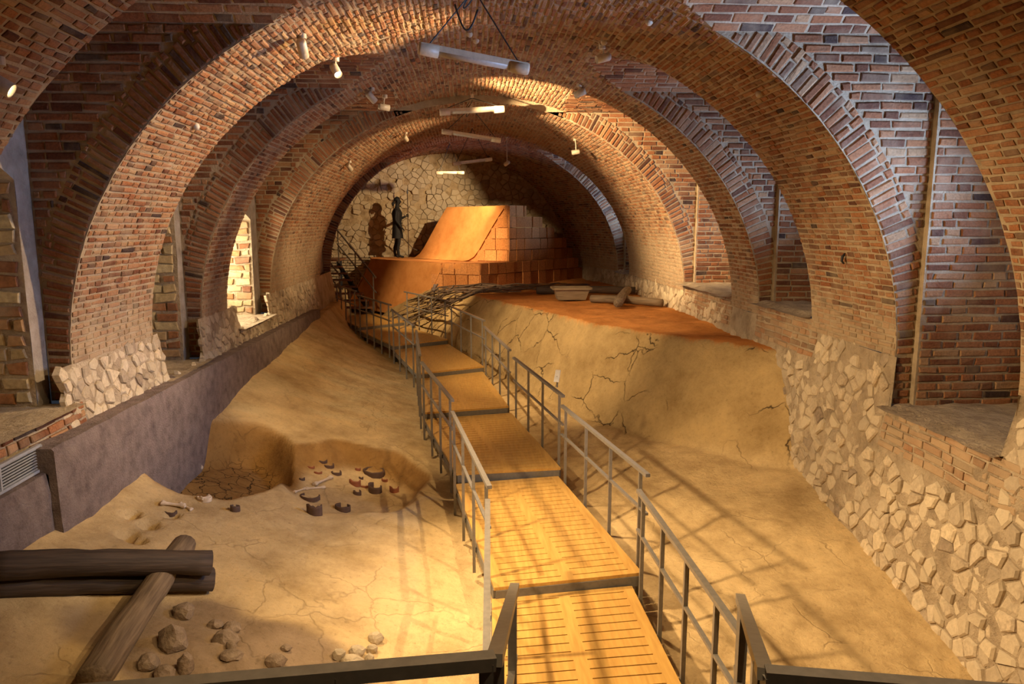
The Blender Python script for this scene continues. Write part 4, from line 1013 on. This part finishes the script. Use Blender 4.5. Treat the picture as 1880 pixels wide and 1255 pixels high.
spot(617, 130, 9.2, (1.5, 5.2, .1), 1150, 'glaring lit spotlight under the second arch, larger of the two bright lamps', 62, glow=True, rad=.12)
spot(707, 197, 11.9, (3.5, 14.1, 4.75), 3000, 'glaring lit spotlight in the third bay, smaller of the two bright lamps', 56, glow=True)
spot(683, 180, 11.3, (2.1, 13.6, 1.5), 800, 'small white spotlight just left of the smaller bright lamp', 62)
spot(1105, 107, 8.9, (-3.2, 8.0, 4.0), 1100, 'white spotlight on the right flank of the second arch', 64, body=WHITE)
spot(1063, 172, 11.9, (-3.3, 13.2, 3.5), 420, 'spotlight at the bright right lunette of the third bay', 48)
spot(642, 308, 16.4, (-.6, 19.6, 1.7), 900, 'dark-looking spotlight on the left flank of the far vault', 54)
spot(745, 254, 17.0, (.15, 21.2, 3.1), 1700, 'spotlight above the far left vault aimed at the clay ramp', 34, WARM)
spot(930, 300, 18.9, (-2.0, 24.2, 3.2), 850, 'small spotlight beside the farthest ceiling tube', 58)
spot(0, 155, 4.75, (3.4, 5.9, .5), 1500, 'glaring lamp at the left picture edge on the nearest arch', 74, glow=True, rad=.1)
spot(0, 0, 0, (-1.5, 7.0, .4), 560, 'added unseen spotlight on the right flank of the nearest arch', 56, pos=Vector((2.5, 4.6, 4.95)))  # unseen lamp added to brighten the left floor
spot(0, 0, 0, (2.6, 10.4, 1.6), 400, 'added unseen spotlight on the left flank of the nearest arch above the glaring lamp', 46, pos=Vector((-1.9, 4.3, 5.0)))  # extra lamp out of view, added to light the mound
spot(0, 0, 0, (-3.2, 16.4, 4.3), 750, 'spotlight on the right of the far vault aimed at its left flank', 50, pos=Vector((2.3, 15.6, 4.95)))
spot(0, 0, 0, (.6, 3.2, .6), 330, 'added fill spotlight in the vault above the viewer', 80, pos=Vector((.9, 1.6, 5.5)))  # invented fill lamp overhead, lifts the foreground rails and stairs
spot(0, 0, 0, (-2.2, 5.2, .7), 200, 'added fill spotlight in the vault behind the viewer to the right', 55, pos=Vector((1.9, 2.2, 5.2)))  # made-up fill lamp out of view, for the near left ground

# ------------------------------------------------------------------ fluorescent battens hanging under the crown
def batten(p0, p1, label, tube=True, r=.05):
    a, b = Vector(p0), Vector(p1); d = b-a; t = d.normalized(); mid = (a+b)/2
    o = empty('tube_lamp', mid, label, 'tube lamp', 'hanging tube lamps')
    m = MB(); m.tube([a+t*.05, b-t*.05], r*.72, 14); part(m, 'tube', TUBEGLASS, o, True)
    m = MB(); m.bar(a+t*.02+Vector((0, 0, r*.35)), b-t*.02+Vector((0, 0, r*.35)), r*1.5, r*.9); part(m, 'housing', CREAM, o)
    for q, s_ in ((a, 1), (b, -1)):
        m = MB(); m.tube([q, q+t*s_*.02, q+t*s_*.19], [r*.9, r, r], 14); part(m, 'end_cap', CREAM, o, True)
    hook = mid+Vector((0, 0, .1)); ztop = ZS+B*math.sqrt(max(0, 1-((mid.x-xcf(mid.y))/A)**2))
    hook = Vector((mid.x, mid.y, ztop-.03))
    for q in (a+t*.1, b-t*.1):
        m = MB(); m.tube([q+Vector((0, 0, r*.8)), hook], .007, 6); part(m, 'suspension_wire', BLACK, o)
    m = MB(); m.tube([hook, hook+Vector((0, 0, .06))], .03, 10); part(m, 'ceiling_hook', CREAM, o)
    m = MB(); m.tube([hook+Vector((.05*math.cos(k*.5)-.05, 0, -.10+.10*math.cos(k*.5)*.6-.03*math.sin(k*.5))) for k in range(10)], .007, 6); part(m, 'cable_loop', BLACK, o)
batten(at_y(768, 88, 7.3), at_y(970, 127, 7.5), 'nearest hanging tube lamp, cream housing tilted down to the right', r=.06)
batten(at_y(807, 206, 13.5), at_y(927, 200, 13.5), 'second hanging tube lamp with a shiny round right end cap', r=.062)
batten(at_y(811, 241, 14.5), at_y(919, 258, 14.7), 'third hanging tube lamp tilted down to the right')
batten(at_y(831, 301, 17.5), at_y(903, 292, 17.9), 'fourth hanging tube lamp rising to the right', r=.045)
batten(at_y(800, 317, 20.5), at_y(852, 317, 20.6), 'farthest hanging tube lamp, level, before the end wall', r=.045)
# cable at the top of the picture and ceramic knobs on the vault
m = MB(); a, b = at_y(835, 8, 7.2), at_y(877, 18, 7.2)
m.tube([a.lerp(b, k/14)-Vector((0, 0, .20*math.sin(math.pi*k/14))) for k in range(15)], .009, 7)
o = m.build('cable', BLACK, None, True, a); tag(o, 'black cable loop hanging at the top of the vault', 'cable')
def knob(px, py, label, Y=None):
    d = ray(px, py); t = 1.0
    while t < 30:
        p = CAM+d*t
        if ((p.x-xcf(p.y))/A)**2+((p.z-ZS)/B)**2 > 1 and p.z > ZS: break
        t += .02
    m = MB(); nrm = Vector((-(p.x-xcf(p.y))/A**2, 0, -(p.z-ZS)/B**2)).normalized()
    m.tube([p-nrm*.02, p+nrm*.02, p+nrm*.04, p+nrm*.055], [.035, .04, .03, .008], 10)
    o = m.build('ceramic_knob', CREAM, None, True, p); tag(o, label, 'knob', 'ceramic knobs')
knob(357, 230, 'round ceramic knob on the left flank of the second arch'); knob(1396, 170, 'ceramic knob on the right flank of the second arch'); knob(1193, 37, 'ceramic knob high on the vault right of the crown'); knob(1110, 74, 'ceramic knob above the right spotlight'); knob(862, 60, 'ceramic knob at the crown beside the black cable'); knob(874, 72, 'second ceramic knob at the crown beside the black cable')
p = at_y(1524, 474, 7.75); p.x = XC+xell(p.z)-.02
m = MB(); m.tube([(0, 0, .05), (-.03, 0, .02), (-.035, 0, -.03), (-.01, 0, -.06)], [.012, .016, .014, .008], 8); o = m.build('iron_hook', BLACK, None, True); o.location = p; tag(o, 'small black iron hook on the right pier of the second arch', 'hook')
